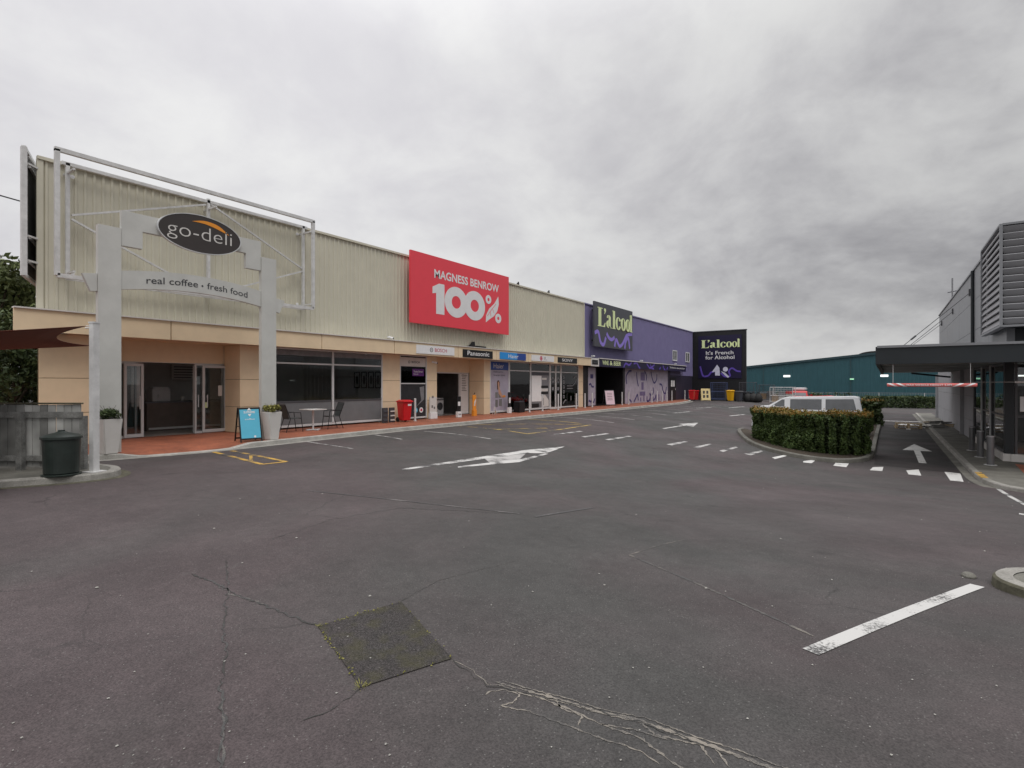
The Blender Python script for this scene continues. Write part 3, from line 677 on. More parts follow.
# cafe glass bay
cw = window(10.62, 15.5, .06, FB+.02, W, mull=(13.03,), trans=(2.34,), t=.06)
mb = MB()
for a, b in ((10.7, 12.97), (13.09, 15.42)): mb.box(W-.030, W-.022, a, b, .16, .93)
mb.build('frosted_film', 'frost', cw, world=True)
mb = MB(); mb.box(W-.075, W-.01, 10.68, 12.98, .93, 1.0); mb.box(W-.075, W-.01, 13.08, 15.44, .93, 1.0); mb.build('mid_rail', 'aludark', cw, world=True)
mb = MB(); mb.box(W-.030, W-.022, 10.70, 12.96, 2.62, 2.80); mb.box(W-.030, W-.022, 13.10, 15.42, 2.62, 2.80); mb.build('blind', 'mgrey', cw, world=True)
# appliance shop window with sign band and purple poster
bw = window(16.48, 18.15, .06, FB+.02, W, trans=(1.62,))
sheet(16.54, 18.09, 2.38, 2.78, W-.03, 'offwhite', bw, 'sign_band')
mb = MB(); text(mb, 'BOSCH', FX(W-.022), 17.2, 2.53, .5, .1, 0, .01); ring(mb, FX(W-.024), 17.05, 2.58, .06, .06, .045, .045, 0, .004, 16); mb.build('lettering', 'black', bw, world=True)
sheet(17.25, 17.98, 1.96, 2.28, W-.03, 'purple', bw)
mb = MB(); text(mb, 'Trade Direct', FX(W-.022), 17.32, 2.12, .58, .08, 0, .01); text(mb, 'Rewards', FX(W-.022), 17.32, 2.02, .3, .06, 0, 0); mb.build('lettering', 'white', bw, world=True)
sheet(16.56, 18.07, .15, 1.58, W-.03, 'lblack', bw, 'window_film')
for cy, mm in ((17.45, 'blue'), (17.8, 'white')):
    mb = MB().prism(ellipse(cy, .42, .12, .12, 20), FX(W-.024), 0, .006); mb.build('sticker', mm, bw, world=True)
mb = MB().prism(ellipse(17.8, .42, .06, .06, 16), FX(W-.017), 0, .003); mb.build('sticker', 'crim', bw, world=True)
mb = MB().prism(ellipse(17.45, .42, .05, .06, 16), FX(W-.017), 0, .003); mb.build('sticker', 'white', bw, world=True)
mb = MB().prism([(17.7, 1.45), (17.98, 1.5), (17.98, .9), (17.75, .75), (17.45, .55), (17.8, .85)], FX(W-.024), 0, .004); mb.build('poster', 'mgrey', bw, world=True)
# recessed appliance shop entrance
dd = window(21.67, 22.38, .02, 2.2, XD, t=.04, name='door_side_panel'); sheet(21.71, 22.34, .06, 2.15, XD-.02, 'white', dd, 'price_board')
mb = MB()
for i in range(9): mb.box(XD-.012, XD-.010, 21.82, 22.22-random.uniform(0, .12), 1.96-i*.09, 1.985-i*.09)
text(mb, 'SPECIALS', FX(XD-.010), 21.8, 2.03, .45, .07, 0, .02); mb.build('lettering', 'black', dd, world=True)
mb = MB(); mb.box(XD-.08, XD, 21.6, 21.67, 0, 2.2); mb.box(XD-.08, XD, 18.84, 18.92, 0, 2.2); mb.box(XD-.08, XD, 18.92, 21.6, 2.14, 2.2); P_(mb, 'door_frame', 'alu')
# window row with posters
a_ = [22.95, 24.75, 26.95, 29.2, 30.6, 33.0]
hw = window(a_[0], a_[1], .06, FB+.02, W, t=.07)
sheet(23.02, 24.68, 2.38, 2.80, W-.03, 'dblue', hw, 'sign_band'); mb = MB(); text(mb, 'Haier', FX(W-.022), 23.3, 2.45, .95, .26, 0, 0); mb.build('lettering', 'offwhite', hw, world=True)
sheet(23.02, 24.68, .14, 2.36, W-.03, 'lmural', hw, 'poster')
mb = MB(); text(mb, 'Designed for', FX(W-.022), 23.3, 2.20, .9, .1, 0, .02); text(mb, 'Smarter Living', FX(W-.022), 23.3, 2.02, 1.05, .1, 0, .02); mb.build('lettering', 'charcoal', hw, world=True)
mb = MB().prism(ellipse(23.72, 1.66, .11, .15, 20), FX(W-.024), 0, .003); mb.prism([(23.6, 1.72), (23.62, 1.3), (23.7, 1.3), (23.85, 1.4), (23.86, 1.7)], FX(W-.0245), 0, .003); mb.build('poster_print', 'brown', hw, world=True)
mb = MB().prism(ellipse(23.74, 1.62, .07, .1, 20), FX(W-.02), 0, .003); mb.prism([(23.68, 1.55), (23.80, 1.55), (23.85, 1.35), (24.1, .95), (24.35, .95), (24.35, .85), (24.0, .85), (23.75, 1.1)], FX(W-.0195), 0, .003); mb.build('poster_print', 'skin', hw, world=True)
mb = MB()
rect(mb, FX(W-.023), 23.45, 23.68, .85, 1.15, 0, .004); rect(mb, FX(W-.023), 23.74, 23.98, .85, 1.15, 0, .004); rect(mb, FX(W-.023), 23.45, 23.68, .35, .75, 0, .004); rect(mb, FX(W-.023), 23.78, 24.05, .4, .78, 0, .004); mb.build('poster_print', 'indark', hw, world=True)
mb = MB().prism(ellipse(24.25, .93, .16, .05, 16), FX(W-.016), 0, .004); mb.build('poster_print', 'orange', hw, world=True)
gw = window(a_[1], a_[2], .06, FB+.02, W, trans=(2.36,), t=.06)
mb = MB()
for y in np.arange(24.95, 26.8, .17): mb.box(W-.12, W-.10, y, y+.02, .2, 1.02)
mb.box(W-.12, W-.10, 24.9, 26.85, 1.02, 1.05); mb.build('window_rack', 'charcoal', gw, world=True)
kw = window(a_[2], a_[3], .06, FB+.02, W, trans=(2.36,), mull=(), t=.07)
sheet(27.05, 29.1, .15, 2.32, W-.03, 'mgrey', kw, 'poster'); sheet(27.05, 29.1, 2.14, 2.32, W-.024, 'charcoal', kw, 'poster_header')
mb = MB(); rect(mb, FX(W-.024), 27.1, 28.2, .55, 2.1, 0, .002); mb.build('poster_print', 'ingrey', kw, world=True)
mb = MB(); rect(mb, FX(W-.02), 28.25, 28.8, 1.86, 1.98, 0, .003); rect(mb, FX(W-.02), 28.2, 28.95, 1.15, 1.32, 0, .003); mb.prism([(28.2, .2), (28.2, .85), (28.6, .95), (29.05, .6), (29.05, .2)], FX(W-.02), 0, .003); mb.build('poster_print', 'offwhite', kw, world=True)
mb = MB(); rect(mb, FX(W-.0195), 28.15, 28.98, 1.36, 1.5, 0, .003); rect(mb, FX(W-.0195), 28.15, 28.98, .98, 1.12, 0, .003); rect(mb, FX(W-.0165), 28.3, 28.45, .3, .72, 0, .003); rect(mb, FX(W-.0195), 27.1, 27.9, .18, .42, 0, .003); mb.build('poster_print', 'black', kw, world=True)
dw = window(a_[3], a_[4], .02, FB+.02, W, trans=(2.36,), mull=((a_[3]+a_[4])/2,), t=.09, name='double_door', fr='galv')
mb = MB()
for c in ((a_[3]*.74+a_[4]*.26), (a_[3]*.26+a_[4]*.74)):
    ring(mb, FX(W-.022), c, 1.85, .17, .17, .10, .10, 0, .003, 18); rect(mb, FX(W-.022), c-.12, c+.12, 1.2, 1.4, 0, .003)
mb.build('window_sticker', 'mgrey', dw, world=True)
sw = window(a_[4], a_[5], .06, FB+.02, W, trans=(2.36,), t=.06)
mb = MB()
for i in range(5): ring(mb, FX(W-.022), 30.98, 2.05-i*.32, .12, .12, .06, .06, 0, .003, 12)
for z in (1.45, 1.28): rect(mb, FX(W-.022), 31.4, 32.2, z, z+.05, 0, .003)
ribbon(mb, FX(W-.022), [(32.3, 2.0), (32.6, 2.15), (32.8, 2.0), (32.5, 1.7), (32.3, 1.5)], .05, 0, .003); rect(mb, FX(W-.022), 31.9, 32.0, .5, .8, 0, .003); ribbon(mb, FX(W-.022), [(30.9, .3), (31.1, .5), (31.3, .55)], .09, 0, .003)
mb.build('window_sticker', 'mgrey', sw, world=True)
sheet(23.1, 25.0, 2.45, 2.5, W-.05, 'aludark', gw, 'strip')

# liquor shop front
pillar(33.68, 34.25, 'blk2', 1.5)
mb = MB(); mb.box(W-.3, W+.01, 34.25, 35.65, 0, 2.88); p = P_(mb, 'side_panel', 'blk2')
sheet(34.42, 35.58, .06, 2.78, W+.011, 'lmural', p, 'poster')
mb = MB(); ribbon(mb, FX(W+.018), [(34.55, 1.55), (34.8, 1.6), (35.0, 1.42), (35.3, 1.4)], .13, 0, .003); ribbon(mb, FX(W+.018), [(34.5, .45), (34.75, .35), (35.0, .4)], .13, 0, .003); ribbon(mb, FX(W+.018), [(35.0, .3), (35.3, .3), (35.45, .55)], .12, 0, .003)
rect(mb, FX(W+.018), 34.75, 35.2, 2.0, 2.3, 0, .002); mb.build('poster_print', 'inkblue', p, world=True)
mb = MB(); mb.box(W-1.6, W-.0, 40.55, 40.95, 0, 2.88); mb.box(W-1.6, W-.0, 35.65, 35.75, 0, 2.88); P_(mb, 'side_panel', 'blk2')
mb = MB(); mb.box(W-1.6, W+.008, 40.97, 51.3, 0, 2.88); mu = P_(mb, 'mural_wall', 'lmural')
mb = MB(); q = FX(W+.012)
for pts in ([(41.3, 1.6), (41.2, 2.2), (41.7, 2.6), (42.3, 2.7)], [(43.8, 1.4), (43.5, 2.0), (43.4, 2.6)], [(45.2, 2.75), (45.7, 2.3), (45.6, 1.9)],
            [(46.8, 2.7), (47.1, 2.1), (47.6, 1.7), (48.2, 2.0), (48.3, 2.5)], [(49.0, 1.6), (49.6, 1.5), (50.0, .9), (50.6, .7), (50.9, 1.3)],
            [(46.4, .75), (47.0, .6), (47.4, .9), (47.3, 1.3)], [(41.6, .05), (41.9, .3), (42.3, .1)], [(42.8, .1), (43.2, .4), (43.6, .7), (43.8, .2)], [(45.8, .1), (46.3, .12), (46.6, .4)], [(47.4, .1), (47.8, .3), (48.0, .6)]):
    ribbon(mb, q, pts, .16, 0, .004)
mb.build('mural_print', 'inkblue', mu, world=True)
mb = MB(); rect(mb, q, 44.3, 45.3, 1.9, 2.6, 0, .003); rect(mb, q, 44.5, 45.0, 1.1, 1.75, 0, .003); rect(mb, q, 44.1, 45.4, .6, .95, 0, .003)
for i in range(9): rect(mb, q, 44.2+i*.75, 44.45+i*.75, .1, random.uniform(.4, .7), 0, .003)
mb.build('mural_print', mat('dull violet print', (.14, .11, .22), .5), mu, world=True)
mb = MB(); mb.box(W-.3, W+.01, 51.32, 55.9, 0, 2.88); mb.box(W-.3, W-.03, 55.9, 59.4, 0, 2.46); P_(mb, 'lower_wall', mat('dusk purple wall', (.035, .03, .05), .5, .15))
mb = MB(); x = W+.012; mb.box(x, x+.04, 51.9, 52.0, 0, 2.25); mb.box(x, x+.04, 53.5, 53.6, 0, 2.25); mb.box(x, x+.04, 52.0, 53.5, 2.15, 2.25); mb.box(x, x+.025, 52.0, 53.5, 0, 2.15); dr = P_(mb, 'door', 'blk2')
mb = MB(); mb.box(x+.028, x+.032, 52.15, 52.65, 1.35, 1.95); mb.box(x+.028, x+.032, 52.78, 53.25, 1.35, 1.95); mb.build('notice', 'white', dr, world=True)
mb = MB(); mb.cyl((x+.06, 53.4, 1.0), (x+.06, 53.4, 1.2), .02); mb.build('handle', 'alu', dr, world=True)
for y0, y1 in ((52.6, 53.9), (56.75, 58.05)):
    mb = MB(); x = W+.04
    for z0, z1, ya, yb in ((3.9, 3.99, y0, y1), (4.85, 4.94, y0, y1), (3.99, 4.85, y0, y0+.09), (3.99, 4.85, y1-.09, y1), (3.99, 4.85, (y0+y1)/2-.03, (y0+y1)/2+.03)): mb.box(x, x+.05, ya, yb, z0, z1)
    wn = P_(mb, 'upper_window', 'white'); mb = MB(); mb.box(x+.01, x+.02, y0+.05, y1-.05, 3.95, 4.9); mb.build('pane', 'carglass', wn, world=True)
# interiors
mb = MB(); x0, x1 = W-7, W-1.2
def room(y0, y1, m, xin=W-.08, depth=6, h=2.9, name='shop_interior', fl='infloor', cl='inwall'):
    a = W-depth; mb = MB()
    mb.add([(a, y0, .0), (a, y1, .0), (a, y1, h), (a, y0, h)], [(0, 1, 2, 3)]); mb.add([(a, y0, 0), (xin, y0, 0), (xin, y0, h), (a, y0, h)], [(0, 1, 2, 3)])
    mb.add([(a, y1, 0), (xin, y1, 0), (xin, y1, h), (a, y1, h)], [(0, 1, 2, 3)]); mb.add([(a, y0, h), (xin, y0, h), (xin, y1, h), (a, y1, h)], [(0, 1, 2, 3)]); o = P_(mb, name, m)
    mb = MB(); mb.add([(a, y0, .004), (xin, y0, .004), (xin, y1, .004), (a, y1, .004)], [(0, 1, 2, 3)]); mb.build('interior_floor', fl, o, world=True)
    return o
rm = room(5.92, 15.48, 'inwall', W-1.03, 5.5)
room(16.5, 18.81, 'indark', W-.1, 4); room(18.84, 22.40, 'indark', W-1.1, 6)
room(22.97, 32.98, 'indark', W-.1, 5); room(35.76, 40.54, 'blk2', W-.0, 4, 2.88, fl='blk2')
MB().box(W-2.9, W-.1, 15.43, 15.46, .01, 2.86).build('partition_wall', 'ingrey', rm, world=True)
mb = MB(); mb.box(W-1.75, W-1.70, 6.95, 7.25, .9, 2.5); mb.build('partition_wall', 'ingrey', rm, world=True)

# interior things
def simple(name, m, mb, label, cat, group=None, **k): return tag(mb.build(name, m, recenter=True, **k), label, cat, group)
ct = thing('deli_counter', 'dark counter with grey top inside the open deli doorway', 'counter', (W-3.4, 9.2, 0))
MB().box(-.35, .35, -1.3, 1.9, .004, .95).build('front', mat('brown counter front', (.20, .16, .14), .6), ct, bevel=.01); MB().box(-.4, .4, -1.35, 1.95, .95, 1.0).build('top', 'mgrey', ct, bevel=.01); MB().box(.352, .37, -1.25, 1.85, .05, .12).build('kick_strip', 'ingrey', ct)
mb = MB().box(-.22, .22, -.28, .28, 1.002, 1.42).box(-.2, .2, -.25, .25, 1.43, 1.5); mb.cyl((.24, -.1, 1.1), (.24, -.1, 1.25), .03); o = tag(mb.build('coffee_machine', 'alu', bevel=.01), 'grey coffee machine on the deli counter', 'coffee machine'); o.location = (W-3.4, 8.4, 0)
for i, (y, z1, s) in enumerate(((9.15, 1.16, 'squat white canister on the deli counter'), (9.55, 1.24, 'taller pale jar at the right of the deli counter'))):
    mb = MB().lathe([(.05, 1.001), (.065, 1.02), (.065, z1-.03), (.04, z1)], W-3.35, y, 14); simple('jar', 'offwhite', mb, s, 'jar')
for i, c in enumerate((357.5, 364.5, 371.5, 378.5)):
    YW = 15.425
    def xw(p): d = ray(p, 400); return d[0]*YW/d[1]
    xa, xb = xw(c-2.9), xw(c+2.6); w = (xb-xa)/2
    t = thing('picture_frame', ['first', 'second', 'third', 'fourth'][i]+' from the left of four framed prints on the cafe side wall', 'picture', ((xa+xb)/2, YW, 1.42), group='framed prints inside the cafe')
    for nm, a, b, z0_, z1_ in (('frame', -w, w, 0, .04), ('frame', -w, w, .66, .7), ('frame', -w, -w+.04, .04, .66), ('frame', w-.04, w, .04, .66)): MB().box(a, b, -.03, 0, z0_, z1_).build(nm, 'black', t)
    MB().box(-w+.04, w-.04, -.012, -.002, .04, .66).build('print', 'white', t); q = lambda u, v, d: (u, -.014-d, v); mb = MB()
    mb.prism(ellipse(0, .35, w*.5, .2, 10+i), q, 0, .004); mb.build('motif', 'indark', t)
# pendant string curtain
mb = MB()
for i in range(7):
    y = 12.35+i*.17; x = W-.9
    mb.cyl((x, y, 1.0), (x, y, 2.6), .004, n=4)
    for k in range(11): z = 1.02+k*.15+random.uniform(-.03, .03); mb.lathe([(.004, z-.018), (.02, z), (.004, z+.018)], x+random.uniform(-.02, .02), y, 6)
simple('bead_curtain', 'offwhite', mb, 'hanging strings of small pale beads behind the cafe glass', 'bead curtain')
def cafe_set_inside(y, i):
    t = thing('dining_table', 'small white table inside the cafe glass '+('left of the mullion' if i == 0 else 'right of the mullion'), 'table', (W-.75, y, .004))
    MB().box(-.3, .3, -.33, .33, .72, .75).build('tabletop', 'white', t, bevel=.005); MB().cyl((0, 0, .02), (0, 0, .72), .03).build('leg', 'alu', t); MB().lathe([(.22, 0), (.2, .02), (.03, .03)]).build('base', 'alu', t)
    mb = MB().lathe([(.03, 0), (.045, .01), (.04, .12), (.02, .13)]); o = tag(mb.build('cup_stack', 'white'), 'white cups on the table '+('left' if i == 0 else 'right')+' of the mullion inside the cafe', 'cups'); o.location = (W-.75, y+.05, .754)
cafe_set_inside(12.1, 0); cafe_set_inside(14.5, 1)
# washing machines inside the appliance shop entrance
wm = None
for i, y in enumerate((19.6, 20.4, 21.1)):
    if wm is None:
        t = wm = thing('washing_machine', '', 'washing machine', (W-2.2, y, .004), group='washing machines inside the appliance shop')
        MB().box(-.3, .3, -.3, .3, 0, .86).build('body', 'white', t, bevel=.02); mb = MB(); ring(mb, lambda u, v, d: (.302+d, u, v), 0, .43, .2, .2, .15, .15, 0, .03, 20); mb.build('door_ring', 'charcoal', t)
        MB().prism(ellipse(0, .43, .148, .148, 20), lambda u, v, d: (.302+d, u, v), 0, .012).build('door_glass', 'carglass', t); MB().box(.301, .306, -.27, .27, .74, .82).build('control_panel', 'mgrey', t)
    else: t = copy_tree(wm); t.location = (W-2.2, y, .004)
    t['label'] = ['leftmost white washing machine seen through the appliance shop entrance', 'middle white washing machine seen through the appliance shop entrance', 'white washing machine nearest the entrance price board'][i]
mb = MB().box(-.25, .25, -1.3, 1.3, 1.0, 1.04).box(-.25, .25, -1.3, 1.3, 1.45, 1.49).box(-.25, .25, -1.3, 1.3, 0, .04)
for y in (-1.3, 0, 1.27): mb.box(-.25, .25, y, y+.03, 0, 1.5)
o = tag(mb.build('display_shelf', 'indark'), 'dark display shelving deep in the appliance shop entrance', 'shelf'); o.location = (W-3.6, 20.4, .004)
kk = 0
for y, z, c, n, h in ((19.4, 1.04, 'crim', 'red', .3), (19.9, 1.04, 'white', 'white', .2), (20.7, 1.04, 'mgrey', 'grey', .32), (21.2, 1.49, 'offwhite', 'cream', .25), (20.2, 1.49, 'mgrey', 'dark grey', .22)):
    mb = MB().lathe([(.08, 0), (.11, .02), (.09, h*.8), (.05, h)], n=12); mb.tube([(0, .09, h*.2), (0, .16, h*.4), (0, .09, h*.7)], .012, 6)
    o = tag(mb.build('kettle', c), n+' kettle on the '+('upper' if z > 1.2 else 'middle')+' display shelf in the appliance shop', 'kettle', 'kettles on the display shelf'); o.location = (W-3.6, y, z+.005)
# goods standing behind the appliance shop glass
fr0 = None
for i, (y, s_) in enumerate(((25.25, 'left of two white upright fridges behind the window bay with the rack'), (26.15, 'right of two white upright fridges behind the window bay with the rack'))):
    if fr0 is None:
        t = fr0 = thing('fridge', s_, 'fridge', (W-1.0, y, .004), group='fridges behind the appliance shop glass')
        MB().box(-.3, .3, -.33, .33, .03, 1.7).build('body', 'white', t, bevel=.015); MB().box(.302, .33, -.325, .325, .06, 1.08).build('lower_door', 'white', t, bevel=.01); MB().box(.302, .33, -.325, .325, 1.1, 1.68).build('upper_door', 'white', t, bevel=.01); MB().cyl((.35, -.27, .6), (.35, -.27, 1.4), .014, n=8).build('handle', 'alu', t)
    else: t = copy_tree(fr0); t.location = (W-1.0, y, .004); t['label'] = s_
t = thing('television', 'dark flat television on a pale stand behind the last appliance shop window', 'television', (W-.9, 31.9, .004))
MB().box(-.03, .03, -.6, .6, .9, 1.6).build('screen', 'lblack', t, bevel=.008); MB().box(-.25, .25, -.7, .7, 0, .6).build('cabinet', 'offwhite', t, bevel=.01); MB().box(-.04, .04, -.05, .05, .602, .9).build('neck', 'alu', t)
t = thing('menu_board', 'pale menu board hanging on the wall behind the deli counter', 'menu board', (W-4.6, 9.9, 1.75)); MB().box(0, .04, -.6, .6, 0, .6).build('panel', 'offwhite', t); mb = MB()
for k in range(5): mb.box(.041, .044, -.52, .1+.07*k, .08+k*.1, .11+k*.1)
mb.build('text_line', 'charcoal', t)
# window shelf with books / boxes in the first appliance window
t = thing('window_shelf', 'shelf of small boxed goods behind the upper half of the narrow appliance shop window', 'shelf', (W-.4, 17.3, 1.55))
MB().box(-.15, .15, -.78, .78, 0, .03).build('board', 'alu', t)
yy = -.72
for i in range(9):
    wd = random.uniform(.05, .13); hh = random.uniform(.15, .4); mb = MB().box(-.08, .08, yy, yy+wd, .032, .032+hh); o = mb.build('boxed_goods', ['crim', 'offwhite', 'mgrey', 'card', 'white'][i % 5], t); yy += wd+.04

# ---------------------------------------------------------------- signs on the shops
def sign(name, label, y0, y1, z0, z1, x, m, d=.06, frame=None):
    t = thing(name, label, 'sign', (x, (y0+y1)/2, z0)); mb = MB(); mb.box(x, x+d, y0, y1, z0, z1); mb.build('panel', m, t, world=True, bevel=.004); return t
FA = FXP+.002
s = sign('shop_sign', 'long white fascia sign with dark ring symbol and red lettering above the narrow window', 16.84, 19.34, 2.93, 3.31, FA, 'white', .03)
mb = MB(); text(mb, 'BOSCH', FX(FA+.033), 18.0, 3.05, .80, .16, 0, .004); mb.build('lettering', 'crim', s, world=True)
mb = MB(); ring(mb, FX(FA+.031), 17.78, 3.125, .1, .1, .08, .08, 0, .003, 20); rect(mb, FX(FA+.031), 17.73, 17.745, 3.06, 3.19, 0, .003); rect(mb, FX(FA+.031), 17.815, 17.83, 3.06, 3.19, 0, .003); rect(mb, FX(FA+.031), 17.745, 17.815, 3.115, 3.13, 0, .0025); mb.build('emblem', 'charcoal', s, world=True)
s = sign('shop_sign', 'black fascia sign with white mixed-case lettering above the recessed entrance', 19.97, 22.35, 2.90, 3.28, FA, 'black', .03)
mb = MB(); text(mb, 'Panasonic', FX(FA+.033), 20.3, 3.0, 1.75, .22, 0, .01); mb.build('lettering', 'white', s, world=True)
s = sign('shop_sign', 'bright blue fascia sign with white lettering fading to deep blue at its right', 22.99, 24.6, 2.92, 3.29, FA, 'hblue', .03)
mb = MB().box(FA+.001, FA+.031, 24.602, 25.47, 2.92, 3.29); mb.build('end_panel', 'dblue', s, world=True); mb = MB(); text(mb, 'Haier', FX(FA+.034), 23.75, 3.0, .95, .21, 0, .006); mb.build('lettering', 'white', s, world=True)
s = sign('shop_sign', 'white fascia sign with red disc symbol between the blue sign and a black sign', 26.06, 28.6, 2.94, 3.28, FA, 'white', .03)
mb = MB().prism(ellipse(27.1, 3.11, .14, .14, 24), FX(FA+.031), 0, .003); mb.build('emblem', 'crim', s, world=True)
mb = MB(); text(mb, 'LG', FX(FA+.033), 27.4, 3.11, .22, .1, 0, .02); text(mb, "Life's Good", FX(FA+.033), 27.4, 3.02, .34, .055, 0, 0); mb.build('lettering', 'charcoal', s, world=True)
mb = MB(); ring(mb, FX(FA+.035), 27.1, 3.11, .1, .1, .085, .085, 0, .002, 18, .3, 5.4); rect(mb, FX(FA+.035), 27.085, 27.1, 3.06, 3.15, 0, .002); mb.build('emblem_line', 'white', s, world=True)
s = sign('shop_sign', 'black fascia sign with spaced white capitals beside the last beige pillar', 29.09, 31.6, 2.94, 3.27, FA, 'black', .03)
mb = MB(); text(mb, 'SONY', FX(FA+.033), 29.6, 3.02, 1.4, .18, 0, .006); mb.build('lettering', 'white', s, world=True)
s = sign('shop_sign', 'small black fascia sign in a white surround where beige cladding meets purple', 33.85, 34.75, 2.96, 3.28, FA, 'black', .02)
mb = MB(); text(mb, 'Premium Wine', FX(FA+.023), 34.05, 3.09, .5, .07, 0, .01); mb.build('lettering', 'mgrey', s, world=True)
# lettering on the liquor shop canopy
s = thing('canopy_lettering', 'pale lime capitals and violet swirls and small white wording along the dark canopy edge', 'sign', (FA, 45, 2.9))
mb = MB(); text(mb, 'WINE', FX(FA), 35.5, 2.98, 1.05, .32, 0, .02); text(mb, '&', FX(FA), 36.75, 2.98, .5, .32, 0, .02); text(mb, 'BEER', FX(FA), 37.45, 2.98, 1.35, .32, 0, .02); mb.build('lettering', 'lime', s, world=True)
mb = MB(); text(mb, 'The French for wines spirits & beer', FX(FA), 50.1, 3.02, 4.6, .22, 0, .012); mb.build('small_lettering', 'white', s, world=True)
mb = MB()
for k, pts in enumerate(([(39.3, 2.9), (39.7, 3.2), (40.4, 3.1), (40.9, 3.34)], [(41.3, 3.25), (42.0, 3.3), (42.4, 3.0), (42.7, 2.9)], [(44.2, 3.3), (44.9, 2.98), (45.5, 3.1), (46.1, 3.34)], [(45.0, 3.3), (45.3, 3.0), (45.9, 2.92)], [(47.3, 2.9), (47.6, 3.1)], [(48.2, 3.3), (48.5, 3.0), (48.8, 2.9)], [(49.2, 2.92), (49.5, 3.15)])):
    ribbon(mb, FX(FA+k*.001), pts, .15, 0, .003)
mb.build('swirl', 'violet', s, world=True)

# serif lettering for the liquor shop signs
def liquor_word(mb, fn, u0, v0, w, h, d):
    segs = []
    g = MB()
    K = [0]
    def T(u, v): return (u0+u*w, v0+v*h)
    def poly(pts):
        K[0] += 1; mb.prism([T(*p) for p in pts], fn, d, d+.006+.0006*K[0])
    def stem(a, b, top, serif=.02):
        poly([(a, 0.03), (b, 0.03), (b, top), (a, top)]); poly([(a-serif, 0), (b+serif, 0), (b+serif, .045), (a-serif, .045)])
    def bowl(cx, rx, ry, cy, gap=None):
        n = 28
        for i in range(n):
            p = 2*math.pi*i/n; q = 2*math.pi*(i+1)/n
            if gap and gap[0] < (p+q)/2 or (gap and (p+q)/2 < gap[1]): continue
            ix, iy = rx*.36, ry*.88
            poly([(cx+rx*math.cos(p), cy+ry*math.sin(p)), (cx+rx*math.cos(q), cy+ry*math.sin(q)), (cx+ix*math.cos(q), cy+iy*math.sin(q)), (cx+ix*math.cos(p), cy+iy*math.sin(p))])
    stem(.025, .10, 1.0); poly([(.0, .955), (.135, .955), (.135, 1.0), (.0, 1.0)]); poly([(.10, .0), (.20, .0), (.215, .24), (.20, .24), (.165, .06), (.10, .05)])
    poly([(.175, 1.0), (.225, 1.0), (.228, .86), (.19, .70), (.178, .71), (.198, .84), (.175, .86)])
    # a
    poly([(.315, .12), (.365, .05), (.365, .60), (.33, .70), (.305, .66), (.305, .12)]); poly([(.25, .55), (.29, .52), (.295, .66), (.33, .70), (.27, .68)]); poly([(.36, 0), (.395, 0), (.385, .05), (.362, .07)])
    n = 16
    for i in range(n):
        p = math.pi*.5+math.pi*i/n; q = math.pi*.5+math.pi*(i+1)/n
        poly([(.305+.07*math.cos(p), .20+.21*math.sin(p)), (.305+.07*math.cos(q), .20+.21*math.sin(q)), (.305+.012*math.cos(q), .20+.17*math.sin(q)), (.305+.012*math.cos(p), .20+.17*math.sin(p))])
    stem(.425, .485, 1.0, .014); poly([(.408, .955), (.43, .955), (.43, 1), (.408, 1)])
    bowl(.585, .078, .36, .345, (5.75, .55)); poly([(.605, .50), (.65, .50), (.655, .60), (.61, .66)])
    bowl(.735, .075, .36, .345); bowl(.888-.01, .075-.008, .36, .345)
    stem(.955, 1.0, 1.0, .012)
def liquor_sign():
    x = W+.25; y0, y1, z0, z1 = 34.3, 41.2, 4.25, 7.42
    x += .18; t = sign('hanging_wall_sign', 'large dark grey square sign with pale lime lettering and violet swirls on purple cladding', y0, y1, z0, z1, x, 'charcoal', .12)
    x += .122; q = FX(x); mb = MB(); liquor_word(mb, q, y0+.5, 5.72, 6.1, 1.35, 0); mb.build('lettering', 'lime', t, world=True)
    mb = MB()
    for k, pts in enumerate(([(34.35, 5.2), (34.9, 5.3), (35.3, 4.6), (35.8, 4.45), (36.2, 5.0)], [(36.3, 5.3), (36.7, 5.0), (37.2, 4.9), (37.7, 5.1)], [(37.7, 4.4), (38.0, 4.95), (38.6, 4.5), (39.2, 4.7), (40.0, 5.4), (41.1, 5.6)], [(39.6, 4.35), (39.8, 4.9), (40.3, 5.2), (40.6, 4.4)])): ribbon(mb, FX(x+k*.001), pts, .26, 0, .004)
    mb.build('swirl', 'lilac', t, world=True)
    mb = MB()
    for y in (y0+.6, y1-.6):
        for z in (z0+.4, z1-.6): mb.box(W+.03, W+.425, y, y+.12, z, z+.12)
    mb.build('bracket', 'black', t, world=True)
liquor_sign()
